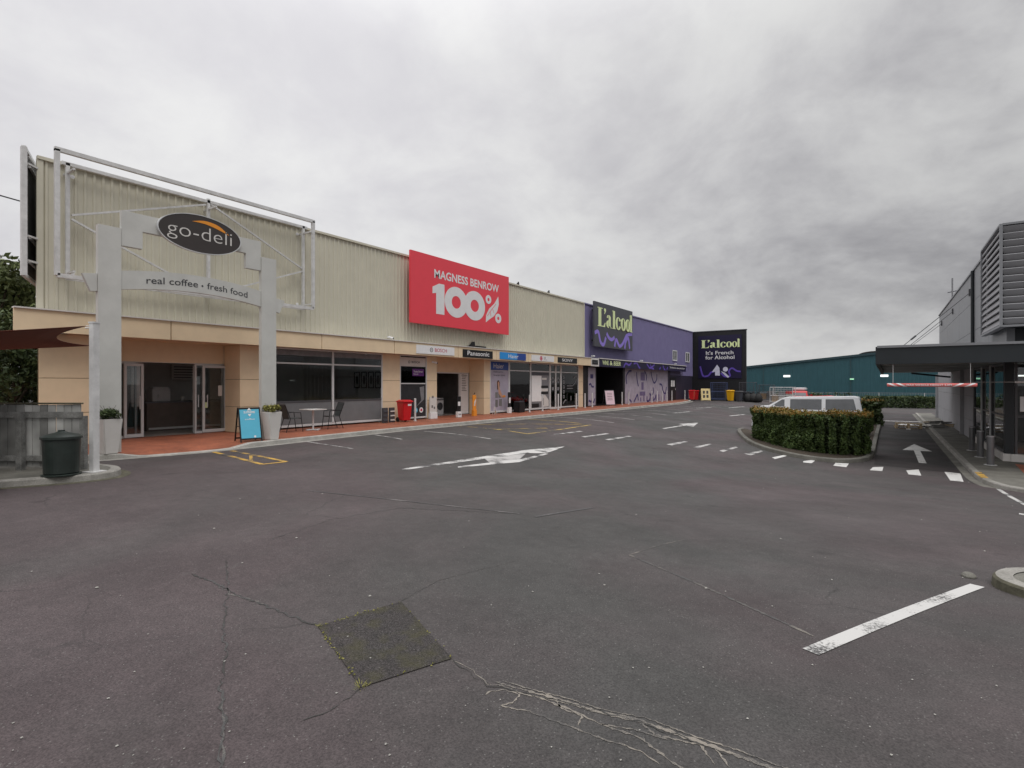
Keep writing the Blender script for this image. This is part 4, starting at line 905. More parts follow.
def red_sign():
    x = W+.22; y0, y1, z0, z1 = 16.62, 23.98, 4.26, 7.4
    x += .18; t = sign('hanging_wall_sign', 'large pinkish red sign with white lettering on the beige cladding', y0, y1, z0, z1, x, 'red', .1)
    x += .102; q = FX(x); mb = MB(); text(mb, 'MAGNESS BENROW', q, 18.1, 6.42, 4.95, .40, .002, .025); mb.build('lettering', 'white', t, world=True)
    mb = MB(); mb.prism([(18.22, 4.80), (18.78, 4.80), (18.78, 6.2), (18.42, 6.2), (17.98, 6.0), (17.98, 5.70), (18.22, 5.75)], q, 0, .004)
    ring(mb, q, 19.62, 5.49, .83, .73, .33, .30, 0, .005, 40); ring(mb, q, 21.02, 5.49, .83, .73, .33, .30, 0, .008, 40); mb.build('figures', 'white', t, world=True)
    mb = MB(); ring(mb, q, 22.15, 5.95, .24, .23, .09, .085, 0, .004, 24); ring(mb, q, 23.0, 5.06, .27, .25, .10, .09, 0, .004, 24)
    mb.prism([(21.92, 4.75), (21.95, 5.12), (22.2, 5.48), (22.68, 5.82), (23.0, 6.22), (23.05, 5.8), (22.9, 5.42), (22.62, 5.14), (22.25, 4.95)], q, 0, .004); mb.build('percent_leaf', 'white', t, world=True)
    mb = MB()
    ribbon(mb, FX(x+.0055), [(22.05, 5.1), (22.35, 5.4), (22.8, 5.8)], .03, 0, .002); ribbon(mb, FX(x+.0055), [(22.3, 5.32), (22.35, 5.1)], .03, 0, .002); ribbon(mb, FX(x+.0055), [(22.5, 5.5), (22.62, 5.3)], .03, 0, .002); mb.build('leaf_vein', 'red', t, world=True)
    mb = MB()
    for y in (y0+.5, (y0+y1)/2, y1-.5):
        for z in (z0+.4, z1-.6): mb.box(W+.03, W+.395, y, y+.12, z, z+.12)
    mb.build('bracket', 'charcoal', t, world=True)
red_sign()
# black block wall closing the row
bb = thing('end_building', 'tall black wall block closing the far end of the purple shop', 'building', (-14.6, 59.5, 0))
mb = MB(); mb.box(W-3, -11.95, 59.5, 59.85, -.5, ROOF-.02); bw_ = mb.build('wall', 'blk2', bb, world=True)
mb = MB(); mb.box(W-3.05, -11.9, 59.44, 59.9, ROOF-.02, ROOF+.06); mb.build('roof_flashing', 'charcoal', bb, world=True)
s = thing('wall_sign', 'dark navy sign with lime and white wording on the black end wall', 'sign', (-14.6, 59.48, 2.2))
mb = MB(); mb.box(-16.75, -12.35, 59.42, 59.49, 2.2, 6.75); mb.build('panel', 'navy', s, world=True)
q = FY(59.415); mb = MB(); liquor_word(mb, q, -16.45, 5.45, 3.9, .85, 0); mb.build('lettering', 'lime', s, world=True)
mb = MB(); text(mb, "It's French", q, -15.95, 4.72, 2.8, .40, .003, .012); text(mb, 'for Alcohol', q, -16.0, 4.22, 2.95, .40, .003, .012); mb.build('small_lettering', 'white', s, world=True)
mb = MB(); ribbon(mb, q, [(-16.55, 3.5), (-16.4, 2.9), (-16.2, 2.45), (-15.7, 2.5), (-15.4, 2.85), (-15.1, 2.9)], .16, 0, .004); ribbon(mb, q, [(-14.4, 2.75), (-14.0, 2.4), (-13.5, 2.45), (-13.6, 2.95), (-13.3, 3.25), (-12.8, 2.95), (-12.45, 2.9)], .16, 0, .005); mb.build('swirl', 'violet', s, world=True)
mb = MB(); mb.prism([(-15.35, 2.85), (-15.0, 3.35), (-14.8, 3.65), (-14.55, 3.3), (-14.5, 2.5), (-15.0, 2.5), (-15.0, 2.9)], q, 0, .006); mb.prism(ellipse(-13.95, 3.15, .25, .25, 20), q, 0, .006); mb.prism([(-14.4, 2.95), (-14.0, 2.8), (-13.55, 2.35), (-13.7, 2.25), (-14.1, 2.6)], q, 0, .0075); mb.build('figure_print', mat('pale lilac print', (.6, .6, .72), .5), s, world=True)

# ---------------------------------------------------------------- empty billboard frames
t = thing('billboard_frame', 'empty galvanised steel sign frame with diagonal braces mounted high on the beige cladding', 'sign frame', (W+.8, 8, 4.25))
def fb(pts, w, name='frame_tube', m='galv'):
    mb = MB()
    for a, b in pts: mb.bar(a, b, w)
    return mb.build(name, m, t, world=True)
x = -16.6; ya, yb = 4.48, 11.62; z0, z1 = 4.25, 7.32
fb([((x, ya, z0), (x, ya, z1)), ((x, yb, z0), (x, yb, z1)), ((x, ya-.05, z1), (x, yb+.05, z1)), ((x, ya, z0), (x, yb, z0))], .10, 'front_frame')
xx = -17.08
fb([((xx, 4.82, z0), (xx, 4.82, z1-.12)), ((xx, 8.28, z0+.02), (xx, 8.28, z1-.05)), ((xx, 11.55, z0), (xx, 11.55, z1-.1)), ((xx, 4.8, z0+.03), (xx, 11.6, z0+.03)), ((xx, 4.7, z1-.14), (xx, 11.7, z1-.14))], .085, 'rear_frame')
fb([((xx+.01, 4.9, 5.9), (xx+.01, 8.2, z1-.25)), ((xx+.01, 4.9, 5.8), (xx+.01, 8.2, z0+.1)), ((xx+.01, 8.35, z1-.2), (xx+.01, 11.5, 5.7)), ((xx+.01, 8.35, z0+.1), (xx+.01, 11.5, 5.6))], .05, 'brace')
mb = MB()
for y in (4.82, 8.28, 11.55):
    for z in (4.4, 6.95): mb.bar((W+.03, y, z), (x, y, z), .05)
mb.build('bracket', 'galv', t, world=True)
mb = MB()
for y in (4.68, 4.98, 11.45, 11.65):
    for z in (4.45, 6.95): mb.prism(ellipse(y, z, .05, .05, 10), FX(W+.06), 0, .03)
mb.build('fixing_plate', 'white', t, world=True)
t = thing('side_sign_frame', 'weathered steel sign frame with dark back projecting past the left corner of the building', 'sign frame', (-17.1, 3.98, 4.2))
d = Vector((-1.5, .61, 0)).normalized(); p0 = Vector((-17.1, 3.98, 0)); n = Vector((-d.y, d.x, 0))
def SP(s, z, o=0): v = p0+d*s+n*o; return (v.x, v.y, z)
mb = MB(); mb.bar(SP(0, 4.22), SP(0, 7.32), .11); mb.bar(SP(0, 7.32), SP(5, 7.32), .08); mb.bar(SP(0, 4.24), SP(5, 4.24), .08); mb.bar(SP(5, 4.2), SP(5, 7.3), .1); mb.build('frame', 'galv', t, world=True)
mb = MB(); mb.prism([(0.1, 4.3), (4.9, 4.3), (4.9, 7.24), (.1, 7.24)], lambda u, v, dd: SP(u, v, dd), -.03, .02); mb.build('back_panel', mat('weathered dark panel', (.10, .10, .095), .8, .3, 2), t, world=True)
mb = MB()
for z in (4.6, 5.2, 6.95):
    mb.bar(SP(.05, z, -.06), SP(.5, z, -.30), .045); mb.bar(SP(.3, z, -.06), SP(3, z, -.06), .05)
mb.bar(SP(.3, 7.2, -.04), SP(.8, 6.7, -.3), .04); mb.build('bracket', 'galv', t, world=True)
# small roof-edge fittings and cameras
for i, (y, s_) in enumerate(((25.6, 'small black roof-edge fitting just right of the red sign'), (29.0, 'small black roof-edge fitting midway between the red sign and the purple wall'))):
    mb = MB().box(W-.06, W+.06, y-.05, y+.05, ROOF+.05, ROOF+.16); mb.cyl((W, y, ROOF+.16), (W+.05, y, ROOF+.22), .04); simple('roof_fitting', 'black', mb, s_, 'roof fitting', bevel=.005)
def camera_unit(y, z, x, label):
    t = thing('security_camera', label, 'security camera', (x, y, z)); MB().box(0, .05, -.04, .04, -.04, .04).build('mount', 'white', t); mb = MB().cyl((.05, 0, 0), (.2, .12, -.05), .045, n=12); mb.build('body', 'white', t); MB().cyl((.2, .12, -.05), (.22, .135, -.056), .04, n=12).build('lens', 'black', t)
camera_unit(15.75, 3.58, W+.035, 'small white security camera on the cladding left of the red sign')
camera_unit(18.5, 2.62, W+.002, 'small white security camera at the top of the narrow pillar by the recessed entrance')
t = thing('cladding_ornament', 'black slanted metal shape and bar fixed just above the black fascia sign', 'ornament', (W+.04, 21.2, 3.45))
MB().prism([(20.75, 3.46), (21.15, 3.55), (21.35, 3.74), (21.55, 3.76), (21.6, 3.5), (21.35, 3.46)], FX(W+.04), 0, .04).build('slanted_shape', 'black', t, world=True)
MB().box(W+.04, W+.08, 21.65, 22.5, 3.48, 3.56).build('bar', 'black', t, world=True)
for i, (y, s_) in enumerate(((34.4, 'white floodlight above the small black sign at the start of the purple wall'), (43.5, 'white floodlight above the middle of the dark canopy'), (52.4, 'white floodlight above the far end of the dark canopy'))):
    mb = MB().box(W+.3, W+.5, y-.12, y+.12, FT+.13, FT+.22).box(W+.37, W+.42, y-.02, y+.02, FT+.07, FT+.14); simple('floodlight', 'white', mb, s_, 'floodlight', bevel=.01)

# ---------------------------------------------------------------- stepped gate arch
GX = -14.92; cY = 6.92
t = thing('entrance_arch', 'tall grey stepped portal with curved cross band at the kerb outside the deli', 'arch', (GX, cY, 0))
q = FX(GX-.12)
def mir(poly): return [(2*cY-a, b) for a, b in poly][::-1]
colp = [(4.73, 0), (5.19, 0), (5.19, 5.26), (4.73, 5.26)]
for P in (colp, mir(colp)): MB().prism(P, q, .12, .26).build('column', 'gate', t, world=True, bevel=.006)
step = [(5.195, 4.86), (5.64, 4.86), (5.64, 5.28), (6.4, 5.28), (6.4, 5.70), (5.195, 5.70)]
for P in (step, mir(step)): MB().prism(P, q, .13, .24).build('stepped_head', 'gate', t, world=True, bevel=.006)
MB().prism([(6.402, 5.28), (7.438, 5.28), (7.438, 5.70), (6.402, 5.70)], q, .13, .24).build('head_beam', 'gate', t, world=True)
def arcz(y, top): k = (y-cY)/1.75; return (4.43-.165*k*k) if top else (3.985-.165*k*k)
n = 20; ys = [5.195+(8.645-5.195)*i/n for i in range(n+1)]
MB().prism([(y, arcz(y, 0)) for y in ys]+[(y, arcz(y, 1)) for y in ys[::-1]], q, .135, .23).build('curved_band', 'gate', t, world=True)
wing = [(4.44, 4.09), (4.60, 3.70), (4.725, 3.72), (4.725, 4.13)]
for P in (wing, mir(wing)): MB().prism(P, q, .135, .23).build('wing', 'gate', t, world=True, bevel=.005)
mb = MB(); wf = lambda u, v: (u, v+arcz(u, 1)-4.43)
text(mb, 'real coffee', FX(GX+.115), 5.72, 4.12, 1.2, .17, 0, .006, wf); mb.prism(ellipse(7.03, 4.18, .025, .025, 10), FX(GX+.112), 0, .004); text(mb, 'fresh food', FX(GX+.115), 7.15, 4.12, 1.1, .17, 0, .006, wf)
mb.build('lettering', mat('dark grey lettering', (.05, .05, .055), .5, 0), t, world=True)
t2 = thing('oval_sign', 'dark oval sign with pale lettering and orange swoosh at the top of the grey arch', 'sign', (GX+.15, cY+.04, 5.0))
q = FX(GX+.13); MB().prism(ellipse(cY+.05, 5.51, 1.03, .485, 56), q, 0, .07).build('panel', 'dbrown', t2, world=True)
mb = MB(); ring(mb, q, cY+.05, 5.51, 1.045, .498, 1.025, .48, -.002, .08, 56); mb.build('rim', 'alu', t2, world=True)
mb = MB(); text(mb, 'go-deli', FX(GX+.206), 6.14, 5.25, 1.62, .46, 0, -.012); mb.build('lettering', 'offwhite', t2, world=True)
mb = MB(); A = smooth_pts([(6.72, 5.80), (7.05, 5.88), (7.4, 5.83), (7.7, 5.63)], 8); B = smooth_pts([(6.72, 5.80), (7.05, 5.80), (7.35, 5.74), (7.7, 5.63)], 8)
for i in range(len(A)-1):
    mb.add([(GX+.206, *B[i]), (GX+.206, *B[i+1]), (GX+.206, *A[i+1]), (GX+.206, *A[i])], [(0, 1, 2, 3)])
mb.build('swoosh', 'orange', t2, world=True)

# ---------------------------------------------------------------- leaves
def leaves(n, sampler, size, name, m, parent=None, loc=(0, 0, 0)):
    P = sampler(n); n = len(P)
    a = rng.normal(size=(n, 3)); a /= np.linalg.norm(a, axis=1)[:, None]; b = np.cross(a, rng.normal(size=(n, 3))); b /= np.linalg.norm(b, axis=1)[:, None]
    s = size*rng.uniform(.6, 1.4, (n, 1)); l = a*s; w = b*s*.45
    V = np.stack([P-l, P+w, P+l, P-w], 1).reshape(-1, 3)-np.array(loc); me = bpy.data.meshes.new(name)
    me.vertices.add(4*n); me.vertices.foreach_set('co', V.astype(np.float32).ravel()); me.loops.add(4*n); me.loops.foreach_set('vertex_index', np.arange(4*n, dtype=np.int32))
    me.polygons.add(n); me.polygons.foreach_set('loop_start', np.arange(0, 4*n, 4, dtype=np.int32)); me.update(calc_edges=True); me.validate(); me.materials.append(M[m])
    o = bpy.data.objects.new(name, me); C.objects.link(o)
    if parent: o.parent = parent
    return o
def clumpy(centres, radii):
    c = np.array(centres); r = np.array(radii)
    def f(n):
        k = rng.integers(0, len(c), n); d = rng.normal(size=(n, 3)); d /= np.linalg.norm(d, axis=1)[:, None]
        return c[k]+d*(r[k]*rng.uniform(.35, 1.0, n)**.6)[:, None]*np.array([1, 1, .8])
    return f
def tree(name, label, x, y, z, h, r, nl, m='leaft', size=.11, group=None, low=.25):
    t = thing(name, label, 'tree', (x, y, z), group=group); mb = MB(); tips = []
    mb.cyl((0, 0, -.2), (.05, .02, h*.35), .16*h/5, .11*h/5, 10)
    for i in range(9):
        a = i*2.4; s = Vector((.05, .02, h*random.uniform(.12, .35))); e = Vector((math.cos(a)*r*random.uniform(.4, .8), math.sin(a)*r*random.uniform(.4, .8), h*random.uniform(.45, .85)))
        mb.cyl(s, (s+e)/2+Vector((0, 0, .1)), .07*h/5, .05*h/5, 7); mb.cyl((s+e)/2+Vector((0, 0, .1)), e, .05*h/5, .015, 7); tips.append(e)
    mb.build('trunk', 'bark', t, smooth=True)
    cs = [(e.x, e.y, e.z) for e in tips]; rs = [r*random.uniform(.3, .45) for _ in tips]
    for i in range(26):
        a = random.uniform(0, 6.28); ph = random.uniform(-.6, 1.4); rr = r*random.uniform(.55, .95)
        cs.append((math.cos(a)*math.cos(ph)*rr, math.sin(a)*math.cos(ph)*rr, h*(.6+low*-.5)+math.sin(ph)*h*.38)); rs.append(r*random.uniform(.18, .36))
    leaves(nl, clumpy(cs, rs), size, 'crown', m, t); return t
def shrub_leaves(poly_path, width, z0f, h, n, m, size, name, parent, loc, topmat=None, ztop=None):
    # box-clipped hedge along a path
    P = np.array(poly_path); seg = np.linalg.norm(np.diff(P, axis=0), axis=1); cum = np.concatenate([[0], np.cumsum(seg)]); Lt = cum[-1]
    def samp(n, top=False):
        s = rng.uniform(0, Lt, n); x = np.interp(s, cum, P[:, 0]); y = np.interp(s, cum, P[:, 1])
        i = np.clip(np.searchsorted(cum, s)-1, 0, len(seg)-1); d = (P[i+1]-P[i])/seg[i][:, None]; nx, ny = -d[:, 1], d[:, 0]
        w = np.interp(s, [0, .35, Lt-.35, Lt], [.7, 1, 1, .8])*width/2; u = rng.uniform(-1, 1, n); v = rng.uniform(0, 1, n)
        # mostly near the shell
        k = rng.uniform(0, 1, n); side = k < .62; tp = (k >= .62) & (k < .85)
        u = np.where(side, np.sign(u)*(1-np.abs(rng.normal(0, .12, n))), u); v = np.where(tp, 1-np.abs(rng.normal(0, .07, n)), v)
        wob = np.array([mnoise.noise(Vector((a*1.7, b*1.7, c*2.0)))*.20 + mnoise.noise(Vector((a*5, b*5, c*5)))*.06 for a, b, c in zip(x, y, v*h)])
        if top: v = 1+rng.normal(0, .03, n)+(rng.uniform(0, 1, n) > .96)*.07; u = rng.uniform(-1.03, 1.03, n)
        X = x+nx*(u*w+wob*np.sign(u)*1.5); Y = y+ny*(u*w+wob*np.sign(u)*1.5)
        zb = np.array([z0f(a, b) for a, b in zip(X, Y)]); zt_ = ztop if ztop is not None else zb+h; Z = zb+.05+v*(zt_-zb-.05)+wob*v*.5
        return np.stack([X, Y, Z], 1)
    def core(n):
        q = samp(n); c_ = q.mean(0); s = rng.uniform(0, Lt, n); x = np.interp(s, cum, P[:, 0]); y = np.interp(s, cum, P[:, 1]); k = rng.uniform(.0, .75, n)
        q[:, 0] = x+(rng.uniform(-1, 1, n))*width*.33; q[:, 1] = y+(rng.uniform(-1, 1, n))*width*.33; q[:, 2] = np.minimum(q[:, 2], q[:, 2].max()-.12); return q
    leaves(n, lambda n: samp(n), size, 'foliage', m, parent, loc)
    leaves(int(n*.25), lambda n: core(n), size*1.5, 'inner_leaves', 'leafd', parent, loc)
    if topmat: leaves(int(n*.22), lambda n: samp(n, True), size, 'new_growth', topmat, parent, loc)

# ---------------------------------------------------------------- street things by the shops
def planter(x, y, label, m, hh):
    t = thing('planter', label, 'planter', (x, y, .002), R(8), 'white planters at the arch columns')
    mb = MB(); mb.taper(0, 0, 0, .80, .135, .135, .205, .205); mb.build('pot', 'offwhite', t, bevel=.015); MB().box(-.18, .18, -.18, .18, .76, .806).build('soil', 'soil', t)
    mb = MB()
    for i in range(14): a = random.uniform(0, 6.28); mb.cyl((0, 0, .84), (math.cos(a)*.2, math.sin(a)*.2, .84+random.uniform(.1, hh)), .006, .003, 5)
    mb.build('stem', 'bark', t)
    cs = [(random.uniform(-.2, .2), random.uniform(-.2, .2), .85+random.uniform(0, hh*.45)) for _ in range(14)]; leaves(1100, clumpy(cs, [.09]*14), .03, 'foliage', m, t)
planter(-14.68, 4.9, 'tapered white planter with dark green shrub at the left column of the arch', 'leafd', .3)
planter(-14.55, 8.82, 'tapered white planter with yellow green shrub beside the blue sandwich board', 'leafy', .22)
def sandwich(name, label, x, y, z, rz, h, w, face, border='black', extra=None):
    t = thing(name, label, 'sandwich board', (x, y, z), rz); s = .26*h
    for sg, nm in ((1, 'front_panel'), (-1, 'rear_panel')):
        pf = lambda u, v, d: (sg*(s*(1-v/h)+d+.012), u, v)
        mb = MB(); mb.prism([(-w/2, .0), (-w/2+.035, .0), (-w/2+.035, h), (-w/2, h)], pf, 0, .025); mb.prism([(w/2-.035, .0), (w/2, .0), (w/2, h), (w/2-.035, h)], pf, 0, .025)
        mb.prism([(-w/2+.035, .06), (w/2-.035, .06), (w/2-.035, .1), (-w/2+.035, .1)], pf, .002, .024); mb.prism([(-w/2+.035, h-.05), (w/2-.035, h-.05), (w/2-.035, h-.002), (-w/2+.035, h-.002)], pf, .002, .024)
        fr = mb.build(nm, border, t)
        if sg > 0: MB().prism([(-w/2+.033, .1), (w/2-.033, .1), (w/2-.033, h-.05), (-w/2+.033, h-.05)], pf, .008, .022).build('poster', face, fr)
        if sg > 0 and extra:
            mb = MB(); extra(mb, lambda u, v, d: (s*(1-v/h)+d+.037, u, v)); mb.build('lettering', 'white' if face == 'blue' else 'dbrown', fr)
    MB().bar((-s*.55, -w/2+.02, h*.45), (s*.55, -w/2+.02, h*.45), .02).build('stay', border, t)
    return t
def ex(mb, q):
    text(mb, 'SUPREME', q, -.15, .78, .3, .06, 0, .02); mb.prism([(-.06, .86), (.06, .86), (0, .93)], q, 0, .002); mb.prism([(-.05, .76), (.05, .76), (0, .69)], q, 0, .002); text(mb, 'coffee', q, -.13, .60, .26, .04, 0, .005); mb.prism(ellipse(.1, .14, .03, .03, 10), q, 0, .002)
sandwich('sandwich_board', 'light blue sandwich board in a black frame beside the planter outside the deli', -14.72, 8.23, .002, R(-12), .94, .58, 'blue', extra=ex)
sandwich('sandwich_board', 'pale pink sandwich board leaning outside the dark liquor shop entrance', -16.9, 36.9, .002, R(-40), 1.15, .75, 'pink', 'charcoal', lambda mb, q: [rect(mb, q, -.2, .2, .9-i*.12, .93-i*.12, 0, .002) for i in range(5)])
sandwich('sandwich_board', 'pale yellow sandwich board standing before the black end wall', -15.4, 57.2, -.12, R(-65), 1.25, .9, 'yboard', 'yboard', lambda mb, q: [rect(mb, q, a, a+.2, b, b+.3, 0, .002) for a in (-.28, .06) for b in (.3, .72)])
# cafe table and chairs
t = thing('cafe_table', 'white square cafe table outside the cafe glass between two black chairs', 'table', (-16.35, 11.45, .002))
MB().box(-.33, .33, -.33, .33, .70, .73).build('tabletop', 'offwhite', t, bevel=.008); MB().cyl((0, 0, .03), (0, 0, .70), .032).build('leg', 'alu', t); mb = MB().box(-.27, .27, -.04, .04, 0, .03).box(-.04, .04, -.268, .268, .002, .034); mb.build('foot', 'alu', t, bevel=.006)
def chair():
    t = thing('cafe_chair', '', 'chair', group='black cafe chairs outside the glass')
    MB().prism([(-.22, .43), (.22, .45), (.22, .465), (-.22, .445)], lambda u, v, d: (u, d, v), -.22, .22).build('seat', 'textile', t)
    MB().prism([(-.22, .45), (-.36, .9), (-.345, .905), (-.205, .455)], lambda u, v, d: (u, d, v), -.2, .2).build('backrest', 'textile', t)
    for sg in (-1, 1):
        mb = MB(); y = sg*.225; mb.tube([(.26, y, 0), (.2, y, .45), (.18, y, .64), (-.1, y, .66), (-.28, y, .64)], .012, 6); mb.build('leg', 'black', t)
        mb = MB(); mb.tube([(-.33, y, 0), (-.18, y, .44), (-.37, y, .92)], .012, 6); mb.build('leg', 'black', t)
    mb = MB(); mb.tube([(.2, -.225, .44), (.2, .225, .44)], .01, 6); mb.tube([(-.37, -.225, .92), (-.37, .225, .92)], .012, 6); mb.build('stretcher', 'black', t)
    return t
c1 = chair(); c1.location = (-16.35, 10.65, .002); c1.rotation_euler.z = R(85); c1['label'] = 'black mesh cafe chair left of the white table, behind the planter'
c2 = copy_tree(c1); c2.location = (-16.4, 12.25, .002); c2.rotation_euler.z = R(-100); c2['label'] = 'black mesh cafe chair right of the white table'
# wheelie bins
def bin_(x, y, z, rz, m, lid, label, h=1.0, w=.55, group=None):
    t = thing('wheelie_bin', label, 'bin', (x, y, z), rz, group)
    MB().taper(0, 0, .07, h*.9, w*.40, w*.38, w*.52, w*.47).build('body', m, t, bevel=.02)
    mb = MB(); mb.taper(.02, 0, h*.9, h*.95, w*.60, w*.52, w*.58, w*.50); mb.taper(.02, 0, h*.951, h, w*.57, w*.49, w*.40, w*.34); mb.build('lid', lid, t, bevel=.008)
    for sg in (-1, 1): MB().cyl((-w*.42, sg*w*.36, .1), (-w*.42, sg*w*.46, .1), .1, n=16).build('wheel', 'rubber', t)
    MB().cyl((-w*.63, -w*.4, h*.9), (-w*.63, w*.4, h*.9), .016, n=8).build('handle', m, t)
    return t
b = bin_(-16.75, 16.15, .002, R(-8), 'binred', 'binred', 'red wheelie bin with a white label beside the narrow appliance shop window', .93, .48)
MB().prism([(.0, .68), (.18, .68), (.18, .76), (.0, .76)], lambda u, v, d: (.238+d, u, v), 0, .01).build('sticker', 'white', b)
bin_(-16.2, 55.2, -.05, 0, 'binred', 'binred', 'left of two red wheelie bins in the dark corner by the black end wall', 1.05, .5)
bin_(-16.3, 56.9, -.1, 0, 'binred', 'binred', 'right of two red wheelie bins in the dark corner by the black end wall', 1.05, .5)
bin_(-12.75, 56.3, gz(-12.75, 56.3), R(-20), 'binyel', 'binyel', 'bright yellow wheelie bin standing before the black end wall', 1.12, .55)
bin_(-12.05, 56.8, gz(-12, 56.8), R(-20), 'charcoal', 'aludark', 'dark wheelie bin next to the yellow bin', 1.05, .55)
# narrow dark stands by the red bin
for i, (y, s_) in enumerate(((15.25, 'plain dark upright board leaning by the beige pillar left of the red bin'), (15.62, 'dark brochure rack with pale cards left of the red bin'))):
    t = thing('brochure_stand', s_, 'brochure stand', (-16.95, y, .002)); MB().box(-.04, .04, -.14, .14, 0, .62).build('frame', 'aludark', t, bevel=.01)
    mb = MB()
    for k in range(3): mb.box(.042, .07, -.11, .11, .08+k*.18, .13+k*.18)
    mb.build('card_row', 'offwhite' if i else 'charcoal', t)
# retractable/fixed steel posts along the shops
post0 = None
PY = [(16.75, 'beside the red bin'), (25.83, 'before the second window bay of the appliance shop'), (27.25, 'at the left edge of the grey kitchen poster'), (29.1, 'left of the double doors'), (31.45, 'before the last appliance shop window'), (32.7, 'nearest left of the last beige pillar'), (33.8, 'at the start of the dark liquor shop front'),
      (38.9, 'left of two in the dark liquor shop entrance'), (40.2, 'right of two in the dark liquor shop entrance'), (45.3, 'before the tall figure on the lilac mural'), (46.6, 'just right of the tall figure on the lilac mural'), (47.9, 'before the middle right of the lilac mural'), (49.2, 'second from the right end of the lilac mural'), (50.6, 'at the right end of the lilac mural'), (54.6, 'left of the red bins in the far corner'), (56.0, 'between the two red bins in the far corner')]
for y, s_ in PY:
    if post0 is None:
        t = post0 = thing('steel_post', '', 'post', group='grey steel posts along the shop fronts')
        MB().cyl((0, 0, 0), (0, 0, .95), .045, n=14).build('shaft', 'alu', t, smooth=False); MB().lathe([(.09, 0), (.09, .012), (.05, .014)], n=14).build('base_plate', 'galv', t); MB().lathe([(.048, .95), (.048, .965), (.02, .98)], n=14).build('cap', 'alu', t)
    else: t = copy_tree(post0)
    t.location = (-16.72, y, .002); t['label'] = 'grey steel post '+s_
# cardboard display stands
def stand(x, y, h, w, face, label, base='white', rz=0):
    t = thing('display_stand', label, 'display stand', (x, y, .002), rz); MB().box(-.07, .07, -w/2, w/2, 0, h*.28).build('base', base, t, bevel=.005)
    MB().box(-.02, .02, -w/2, w/2, h*.28, h).build('card', face, t)
    return t
t = stand(-17.22, 18.40, 1.0, .46, 'offwhite', 'white display card with small black pictures at the narrow pillar by the entrance')
for a, b, z, hh in ((-.1, .02, .95, .1), (-.12, -.02, .5, .12), (.03, .12, .45, .1)): MB().box(.021, .026, a, b, z, z+hh).build('picture', 'indark', t)
t = stand(-16.9, 19.85, 1.0, .28, 'black', 'black display card on a white base in the middle of the recessed entrance'); MB().box(.021, .027, -.08, .1, .55, .75).build('picture', 'white', t); mb = MB(); text(mb, 'NEW', lambda u, v, d: (.072+d, u, v), -.1, .1, .2, .08, 0, .02); mb.build('lettering', 'black', t)
t = stand(-16.95, 21.1, 1.05, .26, 'orange', 'tall orange display card standing in the recessed entrance', 'orange'); MB().prism([(-.05, .5), (.03, .5), (.12, .8), (.07, .85), (-.02, .7)], lambda u, v, d: (.021+d, u, v), 0, .006).build('picture', 'offwhite', t); MB().box(.021, .028, -.03, .03, 1.1, 1.16).build('picture', 'black', t)
t = stand(-17.05, 24.3, 1.15, .26, 'black', 'black and white display card on a white base right of the portrait poster'); MB().box(.021, .027, -.08, .08, .55, .85).build('picture', 'white', t)
t = thing('wire_sign_stand', 'small wire stand at the foot of the beige pillar left of the portrait poster', 'wire stand', (-16.9, 22.75, .002)); mb = MB()
for y in (-.1, .1): mb.tube([(.08, y, 0), (0, y*.3, .42), (-.08, y, 0)], .01, 6)
mb.build('frame', 'offwhite', t); MB().box(.02, .03, -.06, .06, .05, .2).build('card', 'card', t)
t = thing('black_box', 'black padded box on the tiles below the second window bay', 'box', (-17.0, 25.2, .002)); MB().box(-.2, .2, -.3, .3, 0, .58).build('body', 'black', t, bevel=.03); MB().box(-.18, .18, -.28, .28, .582, .64).build('lid', 'charcoal', t, bevel=.02)

# ---------------------------------------------------------------- left foreground: island, fence, sail, bin
isl = [(-16.0, -3.5), (-12.9, -1.2), (-12.25, 1.2), (-12.05, 2.4), (-11.72, 3.2), (-11.62, 3.65), (-11.75, 4.05), (-12.3, 4.28), (-13.1, 4.2), (-15.4, 4.1)]
isl = smooth_pts(isl, 5)
mb = MB(); n = len(isl); inn = offs(isl, -.16)
mb.add([(x, y, .0) for x, y in inn], [tuple(range(n))]); tag(mb.build('paved_island', 'conc3'), kind='structure')
mb = MB(); strip(mb, inn, offs(isl, -.02), .003, .001); strip(mb, offs(isl, -.02), isl, .001, -.02); strip(mb, isl, offs(isl, .012), -.02, -.135); tag(mb.build('island_kerb', 'conc'), kind='structure')
mb = MB(); strip(mb, isl, offs(isl, .16), -.112, -.117); tag(mb.build('island_gutter', 'moss'), kind='structure')
t = thing('sail_post', 'square pale grey steel post holding the brown shade sail', 'post', (-11.86, 3.74, .002), R(20))
MB().box(-.058, .058, -.058, .058, 0, 2.70).build('shaft', 'galv', t, bevel=.008); MB().box(-.13, .13, -.13, .13, 0, .015).build('base_plate', 'galv', t); MB().box(-.064, .064, -.064, .064, 2.70, 2.73).build('cap', 'galv', t)
mb = MB().tube([(-.075, 0, 2.62), (-.15, -.05, 2.62)], .012, 6); mb.build('ring_bolt', 'galv', t)
